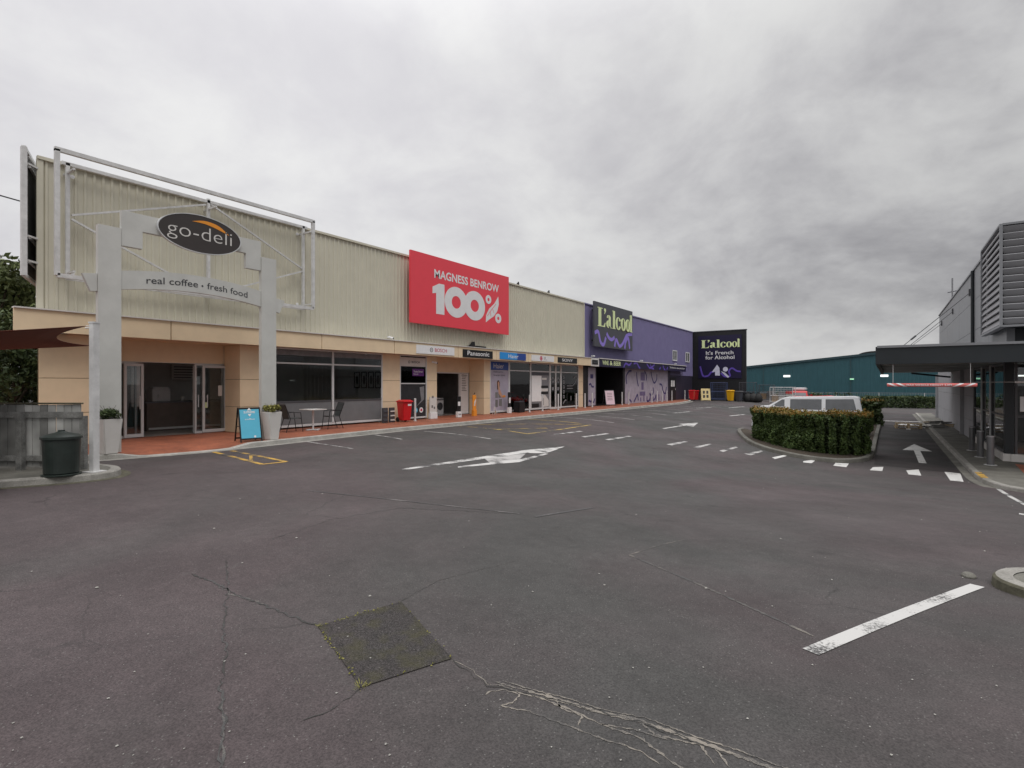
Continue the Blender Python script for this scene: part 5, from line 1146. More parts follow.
def sail():
    A = Vector((-12.0, 3.66, 2.66)); B = Vector((-14.78, 4.62, 2.47)); Cc = Vector((-16.2, -2.2, 1.55)); D = Vector((-11.6, -2.6, 2.25)); n = 16; v = []
    for j in range(n+1):
        for i in range(n+1):
            u, w = i/n, j/n
            uu = .5+(u-.5)*(1-.30*math.sin(math.pi*w)); ww = .5+(w-.5)*(1-.16*math.sin(math.pi*u))
            p = A.lerp(B, uu).lerp(D.lerp(Cc, uu), ww); v.append((p.x, p.y, p.z-.22*math.sin(math.pi*u)*math.sin(math.pi*w)*0-.12*math.sin(math.pi*w)*(1-u)))
    f = [(j*(n+1)+i, j*(n+1)+i+1, (j+1)*(n+1)+i+1, (j+1)*(n+1)+i) for j in range(n) for i in range(n)]
    t = thing('shade_sail', 'brown fabric shade sail stretched from the grey post towards the left', 'shade sail', tuple(A)); me = MB().add(v, f).build('cloth', 'sail', t, world=True, smooth=True)
    sol = me.modifiers.new('thickness', 'SOLIDIFY'); sol.thickness = .008
    mb = MB(); mb.cyl(A, (-11.9, 3.70, 2.66), .008, n=6); mb.cyl(B, (-14.86, 4.74, 2.47), .008, n=6); mb.build('tension_wire', 'galv', t, world=True)
sail()
def fence():
    a = Vector((-12.45, 3.72)); d = Vector((-.821, -.571)); nn = Vector((.571, -.821)).normalized(); nn = Vector((.571, -.821))
    t = thing('timber_fence', 'weathered grey paling fence with rails and post behind the green bin', 'fence', (a.x, a.y, 0))
    out = Vector((.571, -.821)); 
    if out.dot(-a) < 0: out = -out
    def Q(s, o, z): p = a+d*s+out*o; return (p.x, p.y, z)
    def slab(mb, s0, s1, o0, o1, z0, z1): mb.add([Q(s0, o0, z0), Q(s1, o0, z0), Q(s1, o1, z0), Q(s0, o1, z0), Q(s0, o0, z1), Q(s1, o0, z1), Q(s1, o1, z1), Q(s0, o1, z1)], [(0, 3, 2, 1), (4, 5, 6, 7), (0, 1, 5, 4), (1, 2, 6, 5), (2, 3, 7, 6), (3, 0, 4, 7)])
    mb = MB(); s = 0
    while s < 4.2:
        w = random.uniform(.13, .15); slab(mb, s, s+w, random.uniform(-.006, .006), .022, .05, 1.215+random.uniform(-.012, .004)); s += w+random.uniform(.008, .022)
    mb.build('palings', 'paling', t, world=True)
    mb = MB(); slab(mb, -.03, 4.2, -.02, .05, 1.222, 1.25); mb.build('capping', 'moss', t, world=True)
    mb = MB(); slab(mb, -.06, 4.2, .024, .07, .97, 1.08); mb.build('rail', 'wood', t, world=True); mb = MB(); slab(mb, 0, 4.2, .024, .07, .16, .26); mb.build('rail', 'wood', t, world=True)
    for s in (.98, 3.0): mb = MB(); slab(mb, s, s+.11, .072, .16, 0, 1.08); mb.build('fence_post', 'wood', t, world=True)
    mb = MB(); slab(mb, -.09, .0, -.05, .04, 0, 1.0); mb.build('fence_post', 'wood', t, world=True)
fence()
t = thing('garden_bin', 'round dark green plastic bin with conical lid in front of the timber fence', 'bin', (-11.92, 3.28, .002))
MB().lathe([(.22, .02), (.25, .05), (.27, .62), (.28, .66)], n=36).build('body', 'bingrn', t, smooth=False); MB().lathe([(.295, .64), (.295, .68), (.24, .71), (.09, .75), (.05, .77), (.05, .79)], n=36).build('lid', 'bingrn', t)
MB().lathe([(.28, .0), (.285, .02), (.25, .03)], n=36).build('base_rim', 'bingrn', t)
# trees behind the fence
tree('leafy_tree', 'leafy green tree rising beside the left end of the building', -24.5, 4.6, -.1, 6.3, 2.0, 9000, size=.10, group='trees left of the building')
tree('leafy_tree', 'dense lower tree behind the left end of the timber fence', -20.8, 3.0, -.1, 4.2, 1.7, 8000, m='leafd', size=.09, group='trees left of the building')
tree('leafy_tree', 'farther olive tree at the left edge of the picture above the sail', -30, 5.3, -.1, 6.8, 2.6, 8000, size=.13, group='trees left of the building')
tree('leafy_tree', 'dark tree close to the beige end wall behind the fence', -23.0, 5.0, -.1, 3.6, 1.6, 7000, m='leafd', size=.09, group='trees left of the building')
# overhead wires
def wire(p1, p2, r, label):
    a = Vector(p1); b = Vector(p2); d = b-a; P = [a+d*s-Vector((0, 0, 0)) for s in (-9, -5, -1, 0, 1, 3, 8)]; simple('overhead_wire', 'black', MB().tube(P, r, 6), label, 'overhead wire')
wire((-30, 6.2, 9.37), (-31, 7.13, 9.56), .03, 'upper thick overhead wire left of the billboard frame')
wire((-30, 6.2, 6.57), (-31, 7.13, 6.7), .015, 'lower thin overhead wire just above the trees at the left edge')

# ---------------------------------------------------------------- vehicles
def extrude_prof(prof, y0, y1, inset=None):
    mb = MB(); mb.prism(prof, lambda u, v, d: (u, d, v), y0, y1); return mb
def vehicle(name, label, cat, x, y, z, rz, body, cabin, w, wheels, m, windows, extras=None, wr=.33, tum=.12):
    """body/cabin: side outlines (x forward, z up); windows: list of outlines on the cabin side."""
    t = thing(name, label, cat, (x, y, z), rz)
    b = MB().prism(body, lambda u, v, d: (u, d, v), -w/2, w/2).build('body', m, t, bevel=.05, smooth=False)
    zc0 = min(p[1] for p in cabin); zc1 = max(p[1] for p in cabin)
    yy = lambda v: w/2-.02-tum*(v-zc0)/(zc1-zc0)
    n = len(cabin); mb = MB(); mb.add([(u, -yy(v), v) for u, v in cabin]+[(u, yy(v), v) for u, v in cabin], [tuple(range(n))[::-1], tuple(range(n, 2*n))]+[(i, (i+1) % n, n+(i+1) % n, n+i) for i in range(n)])
    c = mb.build('cabin', m, t, bevel=.03)
    for wd in windows:
        for sg in (-1, 1):
            k = len(wd); mb = MB(); mb.add([(u, sg*(yy(v)+.004), v) for u, v in wd]+[(u, sg*(yy(v)-.02), v) for u, v in wd], [tuple(range(k)), tuple(range(k, 2*k))[::-1]]+[(i, (i+1) % k, k+(i+1) % k, k+i) for i in range(k)]); mb.build('side_window', 'carglass', t)
    for nm, (p, q) in (('windscreen', extras['ws']), ('rear_window', extras['rw'])):
        pv = Vector((p[0], 0, p[1])); qv = Vector((q[0], 0, q[1])); dn = (qv-pv).normalized(); nn = Vector((-dn.z, 0, dn.x))*(1 if nm == 'windscreen' else 1)
        if (nn.x > 0) != (nm == 'windscreen'): nn = -nn
        a = pv.lerp(qv, .12)+nn*.006; e = pv.lerp(qv, .9)+nn*.006; ya, ye = yy(a.z)-.12, yy(e.z)-.12
        mb = MB().add([(a.x, -ya, a.z), (a.x, ya, a.z), (e.x, ye, e.z), (e.x, -ye, e.z)]+[(a.x-nn.x*.02, -ya, a.z-nn.z*.02), (a.x-nn.x*.02, ya, a.z-nn.z*.02), (e.x-nn.x*.02, ye, e.z-nn.z*.02), (e.x-nn.x*.02, -ye, e.z-nn.z*.02)], [(0, 1, 2, 3), (7, 6, 5, 4), (0, 4, 5, 1), (1, 5, 6, 2), (2, 6, 7, 3), (3, 7, 4, 0)]); mb.build(nm, 'carglass', t)
    for wx in wheels:
        for sg in (-1, 1):
            o = MB().cyl((wx, sg*(w/2-.2), wr), (wx, sg*(w/2+.012), wr), wr, n=28).build('wheel', 'rubber', t, bevel=.02); MB().cyl((wx, sg*(w/2-.1), wr), (wx, sg*(w/2+.022), wr), wr*.62, wr*.55, n=20).build('rim', 'chrome', o)
    xf = max(p[0] for p in body); xr = min(p[0] for p in body)
    for sg in (-1, 1):
        MB().box(xf-.1, xf+.006, sg*(w/2-.36), sg*(w/2-.06), extras['hl'], extras['hl']+.16).build('headlight', 'lampglass', t, bevel=.02)
        MB().box(xr-.006, xr+.08, sg*(w/2-.2), sg*(w/2-.04), extras['hl']+.1, extras['hl']+.4).build('tail_light', 'carred', t, bevel=.01)
        for sx in extras.get('seams', ()): MB().box(sx, sx+.012, sg*(w/2-.001), sg*(w/2+.004), .35, 1.08).build('door_seam', 'rubber', t)
        MB().box(extras['mx'], extras['mx']+.1, sg*(w/2+.01), sg*(w/2+.2), extras['mz'], extras['mz']+.16).build('mirror', m, t, bevel=.02)
    MB().box(xf-.06, xf+.03, -w*.40, w*.40, .28, .48).build('bumper', 'cardark' if m != 'carwhite' else 'carwhite', t, bevel=.02)
    MB().box(xf+.031, xf+.036, -.18, .18, .34, .44).build('number_plate', 'white', t)
    return t
# white van behind the hedge, facing -X
M['seal'] = M['rubber']
vz = gz(-3, 31)
vehicle('parked_van', 'white van with large side windows parked behind the front hedge', 'van', -3.35, 31.6, vz, R(180),
        [(-2.5, .3), (2.45, .3), (2.55, .6), (2.45, 1.0), (2.35, 1.34), (1.4, 1.42), (1.35, 1.10), (-2.45, 1.10), (-2.52, .7)],
        [(-2.42, 1.08), (1.95, 1.08), (1.85, 1.35), (1.1, 1.80), (.95, 1.86), (-2.0, 1.93), (-2.25, 1.88)], 1.75, (1.7, -1.6), 'carwhite',
        [[(1.62, 1.38), (.98, 1.38), (.98, 1.74), (1.1, 1.74)], [(.72, 1.25), (-.68, 1.25), (-.68, 1.78), (.72, 1.76)], [(-.85, 1.25), (-2.15, 1.25), (-2.02, 1.80), (-.85, 1.78)]],
        dict(ws=((1.85, 1.35), (1.1, 1.80)), rw=((-2.42, 1.08), (-2.25, 1.88)), hl=.62, mx=1.4, mz=1.3, seams=(1.25, .55, -.75)), tum=.14)
def sedan(label, x, y, rz, m, dz=0):
    return vehicle('parked_car', label, 'car', x, y, gz(x, y)+dz, rz, [(-2.1, .25), (2.1, .25), (2.18, .5), (2.1, .72), (1.0, .88), (-1.9, .92), (-2.15, .8), (-2.18, .5)],
        [(-1.75, .88), (1.05, .86), (.35, 1.36), (-1.0, 1.44), (-1.5, 1.3)], 1.72, (1.35, -1.3), m, [[(.75, .93), (-.25, .93), (-.25, 1.34), (.28, 1.3)], [(-.35, .93), (-1.35, .95), (-1.2, 1.28), (-.9, 1.35), (-.35, 1.36)]],
        dict(ws=((1.05, .86), (.35, 1.36)), rw=((-1.75, .88), (-1.5, 1.3)), hl=.52, mx=.75, mz=.9), wr=.31)
sedan('red car with white roof box parked beyond the caged waste', -7.3, 62.0, R(92), 'carred')
t = thing('roof_box', 'white roof box on the far red car', 'roof box', (-7.3, 62.3, gz(-7.3, 62)+1.49)); MB().box(-.55, .55, -.9, .9, 0, .28).build('shell', 'carwhite', t, bevel=.08); MB().box(-.6, .6, -.3, .3, -.04, -.002).build('rack_bar', 'black', t)
sedan('red car with only its roof showing above the white van', -4.2, 43.0, R(180), 'carred', .22)
sedan('dark car whose front wheel and bumper just enter the left edge of the picture', -12.0, .12, R(96), 'cardark')

# ---------------------------------------------------------------- hedge island
ie = [(-1.0, 75), (-.36, 60), (-.36, 27), (-.40, 23.2), (-.62, 21.6), (-1.3, 20.75), (-2.4, 20.9), (-3.55, 21.8), (-4.5, 23.2), (-5.4, 25.6), (-5.9, 27.5), (-5.9, 28.4)]
ie = smooth_pts(ie, 5)[::-1]
def gtop(x, y): return gz(x, y)+.13
mb = MB(); inn = offs(ie, -.0); A = offs(ie, .13); B = ie
def strip3(mb, A, B, fa, fb):
    k = len(mb.v)
    for a, b in zip(A, B): mb.v.append((a[0], a[1], gz(*a)+fa)); mb.v.append((b[0], b[1], gz(*b)+fb))
    for i in range(len(A)-1): mb.f.append((k+2*i, k+2*i+1, k+2*i+3, k+2*i+2))
sgn = 1
def oo(d): return offs(ie, d*sgn)
# outward is the side away from the island centre
test = offs(ie, 1.0)[len(ie)//2+10]; ctr = (-2.6, 24.5)
mid_ = ie[len(ie)//2+10]
if math.dist(test, ctr) < math.dist(mid_, ctr): sgn = -1
strip3(mb, oo(-.16), oo(-.02), .133, .13); strip3(mb, oo(-.02), oo(0), .13, .11); strip3(mb, oo(0), oo(.015), .11, -.02); tag(mb.build('island_kerb', 'conc3'), kind='structure')
mb = MB()
for xa, xb in [(-4.6, -.52)]:
    pts = oo(-.15); cx = -1.4
    k = len(mb.v)
    for p in pts:
        c_ = (max(p[0]-2.2, -2.6) if p[1] > 27 else -2.4, min(max(p[1], 24.4), 75) if p[0] > -1 else 24.6)
        mb.v.append((p[0], p[1], gz(*p)+.10)); mb.v.append((c_[0], c_[1], gz(*c_)+.12))
    for i in range(len(pts)-1): mb.f.append((k+2*i, k+2*i+1, k+2*i+3, k+2*i+2))
tag(mb.build('island_soil', 'soil'), kind='structure')
def hedge(label, path, width, h, n, loc, top, m='leafh', size=.05, ztop=None):
    t = thing('clipped_hedge', label, 'hedge', loc); mb = MB()
    for i in range(24):
        k = random.randrange(len(path)-1); a, b = Vector(path[k]), Vector(path[k+1]); p = a.lerp(b, random.random()); z = gz(p.x, p.y)+.08
        mb.cyl((p.x-loc[0], p.y-loc[1], z-loc[2]), (p.x-loc[0]+random.uniform(-.2, .2), p.y-loc[1]+random.uniform(-.2, .2), z-loc[2]+h*.7), .012, .005, 6)
    mb.build('stem', 'bark', t)
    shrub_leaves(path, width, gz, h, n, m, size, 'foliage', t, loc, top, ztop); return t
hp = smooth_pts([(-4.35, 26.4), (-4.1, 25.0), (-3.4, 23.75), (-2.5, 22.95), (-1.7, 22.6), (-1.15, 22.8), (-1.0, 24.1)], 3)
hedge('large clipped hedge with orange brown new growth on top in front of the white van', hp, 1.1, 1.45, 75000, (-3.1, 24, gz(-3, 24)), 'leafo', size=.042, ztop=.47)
hedge('farther clipped hedge behind the rear of the white van', [(-2.7, 41.5), (-1.2, 42.0), (-.75, 40.0)], 1.2, 1.5, 14000, (-1.7, 41, -1), 'leafo', size=.07)
hedge('low dark bank of shrubs along the far boundary fence', [(-2, 72), (4.5, 73), (9, 73)], 1.6, 1.25, 9000, (2, 72, -1), None, 'leafd', size=.10)
hedge('low shrub row at the boundary right of the caged trolleys', [(-11.5, 76), (-3, 76)], 1.0, .8, 3000, (-7, 76, -1), None, 'leafd', size=.10)
# boundary fence
t = thing('mesh_fence', 'low galvanised mesh fence with rails in front of the teal building', 'fence', (0, 79, -1)); mb = MB()
for x in np.arange(-14, 12, 4.4): mb.cyl((x, 0, -.2), (x, 0, 1.55), .03, n=8)
mb.build('fence_post', 'galv', t); MB().cyl((-14, 0, 1.52), (12, 0, 1.52), .02, n=6).build('top_rail', 'mgrey', t)
mb = MB()
for x in np.arange(-14, 12, .25): mb.box(x, x+.03, .0, .01, .05, 1.5)
for z in np.arange(.1, 1.5, .25): mb.box(-14, 12, .012, .02, z, z+.03)
mb.build('mesh', mat('green grey wire', (.16, .22, .21), .6), t)

# teal building
t = thing('teal_warehouse', 'long low teal steel clad warehouse with gently rising roofline beyond the car park', 'building', (-5, 105, -1))
zt = lambda x: 4.72+(x+20.9)*.0955 if x < 14 else 4.72+34.9*.0955-(x-14)*.0955
prof = []; x = -38.0; mb = MB()
while x < 13.9:
    prof += [(x, 0), (x+.28, 0), (x+.33, -.05), (x+.47, -.05)]; x += .5
k = 0
for xx_, dy in prof: mb.v += [(xx_, 105+dy, -1.2), (xx_, 105+dy, zt(xx_))]
for i in range(len(prof)-1): mb.f.append((2*i, 2*i+2, 2*i+3, 2*i+1))
w_ = mb.build('wall', 'teal', t, world=True)
mb = MB(); mb.add([(-38, 104.8, zt(-38)), (14, 104.8, zt(14)), (14, 160, zt(14)), (-38, 160, zt(-38))], [(0, 1, 2, 3)]); r_ = mb.build('roof', 'cgrey', t, world=True)
mb = MB()
for a, b in ((-38, 14),): mb.add([(a, 104.75, zt(a)-.25), (b, 104.75, zt(b)-.25), (b, 104.75, zt(b)+.12), (a, 104.75, zt(a)+.12), (a, 104.95, zt(a)-.25), (b, 104.95, zt(b)-.25), (b, 104.95, zt(b)+.12), (a, 104.95, zt(a)+.12)], [(0, 1, 2, 3), (7, 6, 5, 4), (3, 2, 6, 7), (0, 4, 5, 1), (0, 3, 7, 4), (1, 5, 6, 2)])
mb.build('barge_board', mat('dark teal trim', (.02, .05, .06), .5), t, world=True)
mb = MB()
for xx_ in (-18.2, -5.0, 8): mb.box(xx_, xx_+.12, 104.88, 104.94, -1, zt(xx_)-.3)
mb.build('downpipe', mat('teal pipe', (.03, .07, .08), .5), t, world=True)
mb = MB()
for i in range(12):
    a = math.pi*i/12; b = math.pi*(i+1)/12
    mb.prism([(-1.5-2.6*math.cos(a), 6.3+.75*math.sin(a)), (-1.5-2.6*math.cos(b), 6.3+.75*math.sin(b)), (-1.5-2.2*math.cos(b), 6.25+.5*math.sin(b)), (-1.5-2.2*math.cos(a), 6.25+.5*math.sin(a))], FY(108), 0, .8)
mb.prism([(-3.6, 6.3), (1.0, 6.3), (.6, 6.65), (-.3, 6.8), (-2.6, 6.8), (-3.3, 6.6)], FY(108.4), 0, .3); mb.build('roof_vent', 'black', t, world=True)
for i, (x_, z_, s_) in enumerate(((-14.36, 2.98, 'lit white wall lamp on the left half of the teal warehouse'), (-.35, 2.92, 'lit white wall lamp on the teal warehouse just under the canopy tip'))):
    t = thing('wall_lamp', s_, 'wall lamp', (x_, 104.8, z_)); MB().box(-.55, .55, -.12, .1, .14, .2).build('housing', 'white', t); MB().box(-.5, .5, -.1, .08, -.16, .138).build('lamp_panel', 'lamp', t)
t = thing('exit_light', 'small green lit light above a door on the teal warehouse', 'exit light', (-4.74, 104.8, 2.3)); MB().box(-.28, .28, -.08, .1, 0, .2).build('lamp_panel', 'exitg', t); MB().box(-.3, .3, -.1, .1, .202, .24).build('housing', 'white', t)

# caged trolleys and clutter by the black wall
def cage(label, x, y, rz, w, d, h, m, fill=()):
    t = thing('roll_cage', label, 'roll cage', (x, y, gz(x, y)+.004), rz, 'wire cages by the black end wall'); mb = MB()
    for a in (-w/2, w/2):
        for b in (-d/2, d/2): mb.cyl((a, b, .1), (a, b, h), .03, n=8)
    for z in (.18, h*.5, h): 
        for b in (-d/2, d/2): mb.cyl((-w/2, b, z), (w/2, b, z), .025, n=6)
        for a in (-w/2, w/2): mb.cyl((a, -d/2, z), (a, d/2, z), .025, n=6)
    mb.build('frame', m, t); mb = MB()
    for a in np.arange(-w/2+.12, w/2, .14):
        for b in (-d/2, d/2): mb.cyl((a, b, .18), (a, b, h), .008, n=4, caps=False)
    for z in np.arange(.35, h, .22):
        for b in (-d/2, d/2): mb.cyl((-w/2, b, z), (w/2, b, z), .008, n=4, caps=False)
    mb.build('wire_mesh', m, t); MB().box(-w/2, w/2, -d/2, d/2, .12, .17).build('base', m, t)
    for a in (-w/2+.08, w/2-.08):
        for b in (-d/2+.08, d/2-.08): MB().cyl((a, b-.02, .06), (a, b+.02, .06), .06, n=10).build('castor', 'rubber', t)
    for (a, b, z, sx, sz, mm, lb, nm) in fill:
        p = Vector((a, b, 0)); p.rotate(__import__('mathutils').Euler((0, 0, rz))); mb = MB().box(-sx/2, sx/2, -.25, .25, 0, sz).box(-sx/2-.01, sx/2+.01, -.26, .26, sz*.86, sz*.9); o = tag(mb.build(nm, mm, bevel=.02), lb, nm.replace('_', ' '), None); o.location = (x+p.x, y+p.y, gz(x, y)+.18+z); o.rotation_euler.z = rz
    return t
cage('tall empty dark blue wire cage left of the yellow bin', -14.2, 57.8, R(5), 1.5, .9, 1.85, mat('dark blue steel', (.05, .07, .16), .5))
cage('dark wire cage directly right of the dark wheelie bin', -11.5, 58.2, R(-5), 1.4, .9, 1.9, 'charcoal', [(0, 0, 0, 1.1, .7, 'blk2', 'black sack inside the dark cage right of the bins', 'waste_sack')])
cage('low dark wire cage standing before the boundary fence', -10.6, 63.0, R(0), 1.5, .9, 1.7, 'charcoal', [(-.3, 0, 0, .6, .6, 'card', 'brown carton inside the low dark cage', 'carton'), (.35, 0, 0, .5, .9, 'indark', 'tall dark carton inside the low dark cage', 'carton')])
cage('wide pale wire cage packed with cartons and waste', -8.6, 60.0, R(-8), 2.1, 1.0, 1.65, 'galv', [(-.65, 0, 0, .6, .7, 'card', 'left brown carton in the pale cage', 'carton'), (0, .05, 0, .6, .55, 'offwhite', 'white carton low in the pale cage', 'carton'), (0, .05, .56, .7, .5, 'mgrey', 'grey carton stacked high in the pale cage', 'carton'), (.65, 0, 0, .6, .8, 'conc2', 'pale carton at the right in the pale cage', 'carton'), (.6, 0, .82, .5, .3, 'carred', 'small red carton on top at the right in the pale cage', 'carton')])
t = thing('waste_pile', 'low heap of black sacks between the dark cages', 'rubbish sacks', (-10.9, 57.2, gz(-10.9, 57.2)))
for a, b, s_ in ((-.4, 0, .42), (.1, .1, .5), (.55, 0, .4)):
    v_ = []; mb = MB().lathe([(s_*.7, 0), (s_, .2), (s_*.95, .5), (s_*.5, .8), (.07, .9), (.12, 1.0)], a, b, 14); o = mb.build('sack', 'rubber', t, smooth=True)
mb = MB().box(-.25, .25, -.06, .06, 0, 1.2).box(-.22, .22, -.08, -.062, .1, 1.1); o = tag(mb.build('leaning_panel', 'charcoal', bevel=.01), 'narrow dark panel standing between the blue cage and the yellow bin', 'panel'); o.location = (-13.3, 57.4, gz(-13.3, 57.4)); 

# ---------------------------------------------------------------- right building with canopy
RX = 3.1; PZ = -.88
tag(MB().add([(x_, y_, gz(-.36, 30)+.006 if True else 0) for x_, y_ in ((-.34, 21), (2.0, 20.2), (2.0, 60), (-.34, 60))], [(0, 1, 2, 3)]).build('service_lane', 'asphaltdark'), kind='structure')
pe = [(8, 16.9), (4, 17.05), (2.75, 17.35), (2.3, 17.8), (2.06, 18.7), (2.0, 20), (2.0, 40), (2.0, 58)]; pe = smooth_pts(pe, 5)
mb = MB()
strip(mb, offs(pe, -.14), offs(pe, -.02), PZ+.003, PZ); s1 = offs(pe, -.02)
test = offs(pe, -1)[12]
sg = 1 if test[0] < pe[12][0] or test[1] < pe[12][1] else -1
mb = MB()
def op(d): return offs(pe, d*sg)
strip(mb, op(.14), op(.02), PZ+.003, PZ); strip(mb, op(.02), op(0), PZ, PZ-.02); strip(mb, op(0), op(-.015), PZ-.02, PZ-.15); tag(mb.build('pavement_kerb', 'conc'), kind='structure')
mb = MB(); strip(mb, op(0), op(-.22), -.985, -.99); tag(mb.build('pavement_gutter', 'conc3'), kind='structure')
mb = MB(); IN = op(.13)
mb.add([(p[0], p[1], PZ) for p in IN]+[(3.12, 58, PZ), (3.12, 23.4, PZ), (14, 23.4, PZ), (14, IN[0][1], PZ)], [tuple(range(len(IN)+4))]); tag(mb.build('pavement', 'conc3'), kind='structure')
mb = MB().add([(3.0, 18.3, PZ+.006), (9, 18.2, PZ+.006), (9, 22.6, PZ+.006), (3.25, 22.6, PZ+.006)], [(0, 1, 2, 3)]); tag(mb.build('brick_paving', 'tile'), kind='structure')
mb = MB().add([(2.04, 18.75, PZ+.007), (2.2, 18.85, PZ+.007), (2.17, 19.9, PZ+.007), (2.02, 19.9, PZ+.007)], [(0, 1, 2, 3)]); tag(mb.build('yellow_kerb_marking', 'pyellow'), kind='structure')
def f(mb):
    z = gz(-.36, 30)+.012
    for dx, dy in ((0, 0), (.05, 16)):
        mb.add([(.86+dx, 22.2+dy, z), (1.06+dx, 22.2+dy, z), (1.06+dx, 26.2+dy, z), (.86+dx, 26.2+dy, z)], [(0, 1, 2, 3)]); mb.add([(.50+dx, 26.2+dy, z), (1.42+dx, 26.2+dy, z), (.96+dx, 29+dy, z)], [(0, 1, 2)])
    mb.add([(-.3, 46, z), (2, 46, z), (2, 46.5, z), (-.3, 46.5, z)], [(0, 1, 2, 3)])
marking('lane_arrow_marking', 'pcrisp', f)

rb = thing('metal_clad_building', 'grey metal clad building with deep dark canopy over the service lane at the right', 'building', (RX, 23.3, PZ))
def RB(mb, name, m, parent=rb, **k): return mb.build(name, m, parent, world=True, **k)
# upper cladding panels
mb = MB(); seams = [22.9, 26.6, 31.0, 36.5, 43, 49.6]
for a, b in zip(seams, seams[1:]):
    for z0_, z1_ in ((2.6, 3.9), (3.915, 5.2), (5.215, 6.5)): mb.box(RX, RX+.2, a+.012, b-.012, z0_, z1_)
RB(mb, 'upper_cladding', 'cgrey'); mb = MB().box(RX+.03, RX+.22, 22.92, 49.58, 2.6, 6.48); RB(mb, 'cladding_backing', 'cdark')
mb = MB().box(RX-.05, RX+.3, 22.9, 49.65, 6.5, 6.58); RB(mb, 'parapet_flashing', 'cgrey'); mb = MB().cyl((RX-.06, 30.6, 2.7), (RX-.06, 30.6, 6.5), .06, n=10); RB(mb, 'downpipe', 'cdark')
mb = MB().box(RX+.21, 16, 22.9, 23.1, 2.6, 6.5); RB(mb, 'front_cladding', 'cdark'); mb = MB().add([(RX, 23, 6.4), (16, 23, 6.4), (16, 49.6, 6.4), (RX, 49.6, 6.4)], [(0, 1, 2, 3)]); RB(mb, 'roof', 'cgrey')
# lower wall panels
mb = MB()
for a, b in zip((31.05, 34.6, 40, 46, 51.0), (34.6, 40, 46, 51.0)):
    for z0_, z1_ in ((PZ, -.05), (-.035, 1.05), (1.065, 2.5)): mb.box(RX+.01, RX+.2, a+.01, b-.01, z0_, z1_)
RB(mb, 'lower_wall', 'panelw'); mb = MB().box(RX+.03, RX+.22, 31, 51, PZ, 2.55); RB(mb, 'cladding_backing', 'cdark')
for y in (34.6, 50.9): RB(MB().box(RX-.14, RX+.008, y-.09, y+.09, PZ, 2.3), 'wall_column', 'panelw', bevel=.008)
mb = MB().box(3.2, 16, 51, 51.2, PZ, 6.4); RB(mb, 'rear_wall', 'panelw')
# louvre screen
mb = MB(); lx, ly0, ly1 = 2.8, 21.7, 25.7; z0_, z1_ = 3.35, 6.36
for i in range(14):
    z = z0_+.05+i*.212
    mb.add([(lx, ly0+.03, z), (lx, ly1, z), (lx+.07, ly1, z+.195), (lx+.07, ly0+.07, z+.195), (lx+.03, ly0+.06, z-.015), (lx+.03, ly1, z-.015), (lx+.10, ly1, z+.18), (lx+.10, ly0+.10, z+.18)], [(0, 1, 2, 3), (7, 6, 5, 4), (0, 3, 7, 4), (1, 5, 6, 2), (3, 2, 6, 7), (0, 4, 5, 1)])
    mb.add([(lx+.1, ly0+.10, z), (9, ly0+.10, z), (9, ly0, z+.16), (lx, ly0, z+.16), (lx+.1, ly0+.13, z+.015), (9, ly0+.13, z+.015), (9, ly0+.03, z+.185), (lx+.03, ly0+.03, z+.185)], [(0, 1, 2, 3), (7, 6, 5, 4), (0, 3, 7, 4), (1, 5, 6, 2), (3, 2, 6, 7), (0, 4, 5, 1)])
lv = RB(mb, 'louvre_screen', 'louv')
mb = MB().box(lx-.02, lx+.05, ly0-.02, ly0+.05, z0_-.03, z1_+.05); mb.box(lx-.02, lx+.14, ly1, ly1+.05, z0_, z1_); mb.box(lx-.02, lx+.14, ly0+.05, ly1, z1_-.0, z1_+.06); mb.box(lx+.05, 9, ly0-.02, ly0+.14, z1_, z1_+.06); mb.box(lx-.02, lx+.14, ly0+.05, ly1, z0_-.04, z0_+.02); mb.box(lx+.05, 9, ly0-.02, ly0+.14, z0_-.04, z0_+.02); mb.build('louvre_frame', 'cgrey', lv, world=True)
mb = MB().box(lx+.16, 9, ly0+.16, 22.85, z0_, z1_); mb.box(lx+.16, RX-.02, 22.85, ly1, z0_, z1_); mb.build('louvre_backing', 'cdark', lv, world=True)
# canopy
mb = MB().box(-.29, 14, 20.0, 20.12, 2.20, 2.74); mb.box(-.29, -.17, 20.12, 41, 2.20, 2.74); RB(mb, 'canopy_fascia', 'cdark', bevel=.006)
mb = MB().add([(-.2, 20.1, 2.66), (14, 20.1, 2.66), (14, 41, 2.66), (-.2, 41, 2.66)], [(0, 1, 2, 3)]); RB(mb, 'canopy_roof', 'cgrey')
mb = MB().box(-.165, 14, 20.125, 41, 2.30, 2.34); RB(mb, 'soffit', 'soffit')
mb = MB()
for y in (26, 31, 36): mb.box(-.16, RX, y, y+.01, 2.292, 2.298)
RB(mb, 'soffit_joint', 'cdark'); RB(MB().bar((RX-.05, 40.5, 2.0), (1.2, 40.5, 2.25), .1), 'soffit_brace', 'cdark')
mb = MB().box(-.25, 14, 19.96, 19.998, 2.70, 2.77); RB(mb, 'canopy_flashing', 'cgrey')
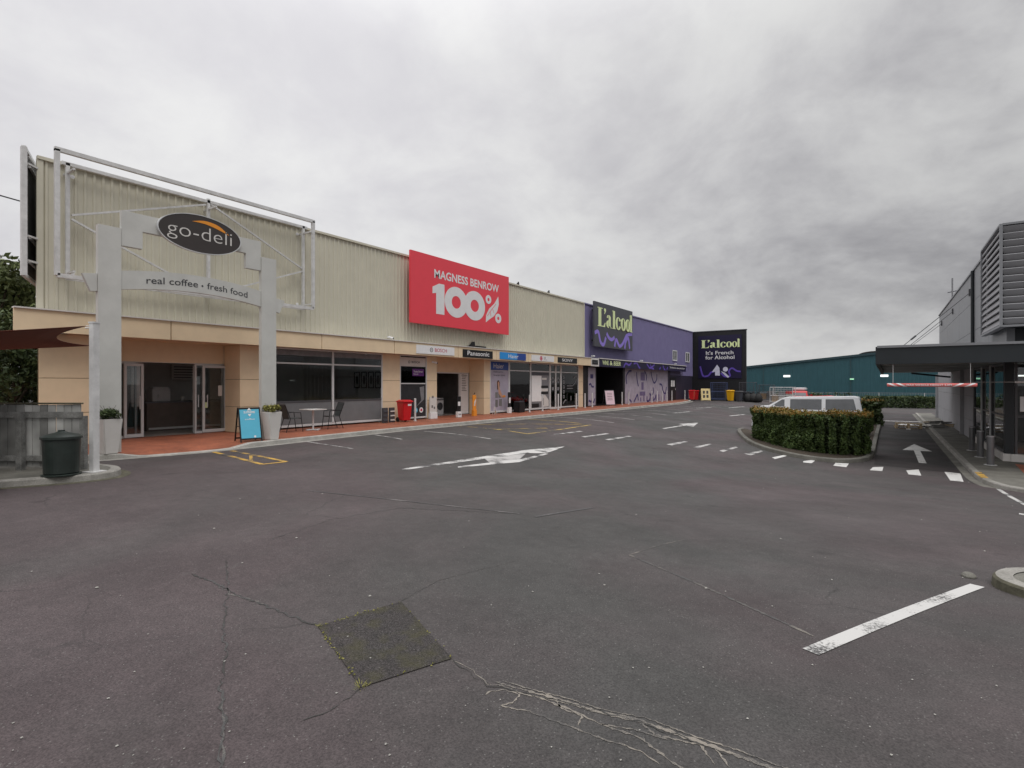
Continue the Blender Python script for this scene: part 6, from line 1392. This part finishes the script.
# glazed corner
def rwin(y0, y1): 
    mb = MB(); x_ = RX+.02; zb, zt_ = PZ+.24, 2.28
    for a, b, c_, d_ in ((y0, y0+.06, zb, zt_), (y1-.06, y1, zb, zt_), (y0+.06, y1-.06, zb, zb+.07), (y0+.06, y1-.06, zt_-.07, zt_), (y0+.06, y1-.06, .55, .60)): mb.box(x_, x_+.08, a, b, c_, d_)
    fr = RB(mb, 'corner_window', 'aludark'); MB().box(x_+.035, x_+.042, y0+.03, y1-.03, zb+.02, zt_-.02).build('pane', 'glass', fr, world=True)
for a, b in ((23.57, 26.2), (26.22, 28.4), (28.42, 30.9)): rwin(a, b)
mb = MB().box(RX-.02, RX+.04, 26.16, 26.26, PZ+.2, 2.28).box(RX-.02, RX+.04, 28.36, 28.46, PZ+.2, 2.28); RB(mb, 'window_mullion', 'alu')
mb = MB().box(RX-.03, RX+.16, 23.3, 31.0, PZ, PZ+.24).box(RX+.16, 14, 23.25, 23.45, PZ, PZ+.24); RB(mb, 'plinth', 'offwhite')
mb = MB().box(RX+.01, RX+.24, 23.32, 23.55, PZ+.242, 2.3); RB(mb, 'corner_column', 'cdark')
mb = MB()
for a in np.arange(RX+.26, 12, 2.0): mb.box(a, a+.06, 23.33, 23.41, PZ+.242, 2.28)
mb.box(RX+.26, 12, 23.342, 23.398, .52, .60); fr = RB(mb, 'front_window', 'aludark'); MB().box(RX+.24, 12, 23.37, 23.375, PZ+.26, 2.28).build('pane', 'glass', fr, world=True)
MB().box(RX+.38, RX+1.2, 23.36, 23.366, .72, 1.2).build('poster', 'white', fr, world=True)
mb = MB(); a, b = RX+6, 31
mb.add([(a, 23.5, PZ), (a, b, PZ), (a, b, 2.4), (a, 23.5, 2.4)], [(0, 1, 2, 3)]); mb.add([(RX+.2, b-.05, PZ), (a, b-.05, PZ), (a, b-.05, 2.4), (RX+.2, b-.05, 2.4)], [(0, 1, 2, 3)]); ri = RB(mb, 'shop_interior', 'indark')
mb = MB().add([(RX+.2, 23.5, PZ+.01), (a, 23.5, PZ+.01), (a, b, PZ+.01), (RX+.2, b, PZ+.01)], [(0, 1, 2, 3)]); mb.build('interior_floor', 'infloor', ri, world=True)
t = thing('reception_desk', 'pale low desk inside the glazed corner at the right edge', 'desk', (5.3, 25.2, PZ+.012)); MB().box(-.9, .9, -.3, .3, 0, .9).build('front', 'ingrey', t, bevel=.01); MB().box(-.95, .95, -.35, .35, .902, .94).build('top', 'offwhite', t)
t = thing('ceiling_lamp', 'small lit lamp inside the glazed corner of the right building', 'lamp', (3.9, 25.2, 1.86)); MB().box(-.18, .18, -.1, .1, 0, .05).build('lamp_panel', 'lamp', t); MB().cyl((0, 0, .05), (0, 0, .44), .015, n=6).build('rod', 'white', t)
t = thing('rooftop_antenna', 'slender white aerial mast above the grey cladding', 'antenna', (RX+.5, 46.6, 6.4)); mb = MB().cyl((0, 0, 0), (0, 0, 2.3), .045, n=8); mb.build('mast', 'mgrey', t); mb = MB().cyl((-.25, 0, 1.35), (.6, 0, 1.5), .03, n=6); mb.build('element', 'charcoal', t)
ca = thing('canopy_stays', 'three thin steel stay cables running from the grey wall down to the canopy edge', 'stay cables', (RX, 39, 5.7))
for y in (32.0, 39.7, 47.2):
    y2 = min(y, 40.5); mb = MB().cyl((RX, y, 5.75), (-.1, y2-.5, 2.72), .016, n=6); mb.cyl(Vector((RX, y, 5.75)).lerp(Vector((-.1, y2-.5, 2.72)), .62), Vector((RX, y, 5.75)).lerp(Vector((-.1, y2-.5, 2.72)), .68), .04, n=8); mb.build('cable', 'aludark', ca, world=True)
    MB().box(RX-.06, RX-.002, y-.12, y+.12, 5.6, 5.9).build('wall_plate', 'aludark', ca, world=True)
# height bar
t = thing('height_bar', 'red and white striped vehicle height limit bar hanging across the lane entrance', 'height bar', (1.03, 20.0, 1.51))
MB().cyl((0.0, 20, 1.57), (2.09, 20, 1.57), .052, n=14).build('tube', 'crim' if False else mat('faded red plastic', (.62, .15, .14), .4), t, world=True)
mb = MB()
for x_ in (.10, .32, 1.62, 1.88):
    for k in range(7):
        a0 = -1.5+k*.43; a1 = a0+.43; sl = .10 if x_ < 1 else -.10
        def pt(xx2, a): return (xx2-sl*math.sin(a), 20-.0535*math.cos(a), 1.57+.0535*math.sin(a))
        mb.add([pt(x_, a0), pt(x_+.09, a0), pt(x_+.09, a1), pt(x_, a1)], [(0, 1, 2, 3)])
mb.build('white_stripe', 'white', t, world=True)
mb = MB(); text(mb, 'MAX VEHICLE HEIGHT 2.8M', FY(19.945), .48, 1.545, 1.05, .05, 0, .01); mb.build('lettering', 'white', t, world=True)
for x_ in (.15, 1.95): MB().cyl((x_, 20.04, 1.62), (x_, 20.06, 2.21), .006, n=6).build('chain', 'galv', t, world=True)
t = thing('barrier_rail', 'thin pale rail continuing right from the height bar in front of the glazing', 'rail', (3.5, 22.3, 1.5)); MB().cyl((2.1, 22.5, 1.66), (3.2, 22.3, 1.66), .008, n=6).build('wire', 'galv', t, world=True); MB().cyl((3.2, 22.3, 1.66), (6.5, 21.8, 1.66), .03, n=8).build('tube', 'white', t, world=True)
bo = None
for i, y in enumerate((21.91, 24.1, 26.29)):
    if bo is None:
        t = bo = thing('bollard', '', 'bollard', group='steel bollards beside the glazed wall'); MB().cyl((0, 0, 0), (0, 0, .86), .092, n=22).build('shaft', mat('brushed dark steel', (.16, .16, .165), .35, .1, metal=.5), t); MB().lathe([(.094, .86), (.094, .885), (.075, .90)], n=22).build('cap', 'chrome', t); MB().lathe([(.16, 0), (.16, .012), (.115, .014)], n=22).build('base_plate', 'galv', t)
    else: t = copy_tree(bo)
    t.location = (2.6, y, PZ+.003); t['label'] = ['nearest of the three steel bollards at the glazed corner', 'middle of the three steel bollards beside the glazing', 'farthest of the three steel bollards, next to the pale wall panels'][i]
t = thing('potted_plant', 'bright green low plant inside the glazing at the right edge', 'plant', (4.05, 23.0, PZ+.003)); MB().lathe([(.12, 0), (.17, .2)], n=16).build('pot', 'charcoal', t); leaves(500, clumpy([(0, 0, .28), (.12, 0, .26), (-.1, .05, .26)], [.14]*3), .05, 'foliage', 'leafy', t)
# pallets and timber in the lane
t = thing('timber_pallet', 'lower of two stacked pale timber pallets across the lane', 'pallet', (1.0, 39.3, gz(0, 30)+.01), R(4), 'stacked pallets in the lane'); mb = MB()
for y in np.linspace(-.5, .42, 6): mb.box(-.65, .65, y, y+.1, .12, .14)
mb.build('deck_boards', 'wood2', t); mb = MB()
for x_ in (-.62, -.05, .52): mb.box(x_, x_+.1, -.5, .5, .02, .118)
mb.build('bearers', 'wood2', t); MB().box(-.65, .65, -.5, -.4, 0, .018).build('bottom_board', 'wood2', t); t2 = copy_tree(t); t2.location = (1.03, 39.33, gz(0, 30)+.155); t2.rotation_euler.z = R(1); t2['label'] = 'upper of two stacked pale timber pallets across the lane'
t = thing('timber_heap', 'loose heap of broken dark and pale boards against the right pavement', 'timber heap', (2.35, 39.2, gz(0, 30)+.02))
for i in range(15):
    a = random.uniform(-.7, .7); cx, cy = random.uniform(-.5, .6), random.uniform(-.5, .5); z = .03+i*.028; L_ = random.uniform(.5, .9); d_ = Vector((math.cos(a), math.sin(a), 0))*L_/2
    MB().bar(Vector((cx, cy, z))-d_, Vector((cx, cy, z+.04))+d_, .07).build('board', 'wood2' if i % 4 == 0 else 'wood', t)
t = thing('white_sack', 'crumpled white sheet lying beyond the timber pallet', 'sheet', (1.15, 41.5, gz(0, 30)+.01)); v_ = []
for j in range(7):
    for i in range(9): v_.append((-.5+i*.125+random.uniform(-.02, .02), -.25+j*.08, random.uniform(.01, .06)+.14*math.exp(-((i-4)/2)**2)))
MB().add(v_, [(j*9+i, j*9+i+1, (j+1)*9+i+1, (j+1)*9+i) for j in range(6) for i in range(8)]).build('sheet', 'white', t, smooth=True)

# right foreground traffic island
pts = [(5.5, 5.95), (3.0, 5.97), (1.6, 6.02), (1.08, 6.15), (.83, 6.38), (.80, 6.62), (.95, 6.88), (1.25, 7.02), (1.9, 7.08), (3, 7.1), (5.5, 7.1)]
pts = smooth_pts(pts, 4); n = len(pts); g = lambda x, y: gz(x, y)
cen = Vector((1.6, 6.75))
def shrink(d): 
    out = []
    for x_, y_ in pts:
        c_ = Vector((min(max(x_, 1.4), 5.5), 6.52)); v2 = Vector((x_, y_))-c_; out.append(tuple(c_+v2*(1-d/max(v2.length, .01))))
    return out
mb = MB(); I0, I1, I2 = shrink(.14), shrink(.02), pts; z_ = lambda p: gz(1.4, 6.7)
k = 0
zt2 = gz(1.4, 6.7)+.11
mb.add([(x_, y_, zt2-.006) for x_, y_ in I0], [tuple(range(n))]); tag(mb.build('traffic_island', 'conc3'), kind='structure')
mb = MB(); strip(mb, I0, I1, zt2+.002, zt2); tag(mb.build('island_edge', 'conc'), kind='structure')
mb = MB(); strip(mb, I1, I2, zt2, zt2-.02); strip(mb, I2, shrink(-.02), zt2-.02, zt2-.19); tag(mb.build('island_kerb', 'moss'), kind='structure')
mb = MB().lathe([(.07, -.01), (.075, .02), (.05, .045), (.0001, .05)], n=9); o = tag(mb.build('broken_concrete', 'conc3', bevel=.004), 'small broken lump of concrete at the end of the white painted line', 'concrete lump'); o.location = (.64, 6.72, gz(.64, 6.72)); o.scale = (.8, 1.1, .8)
print('objects', len(bpy.data.objects))
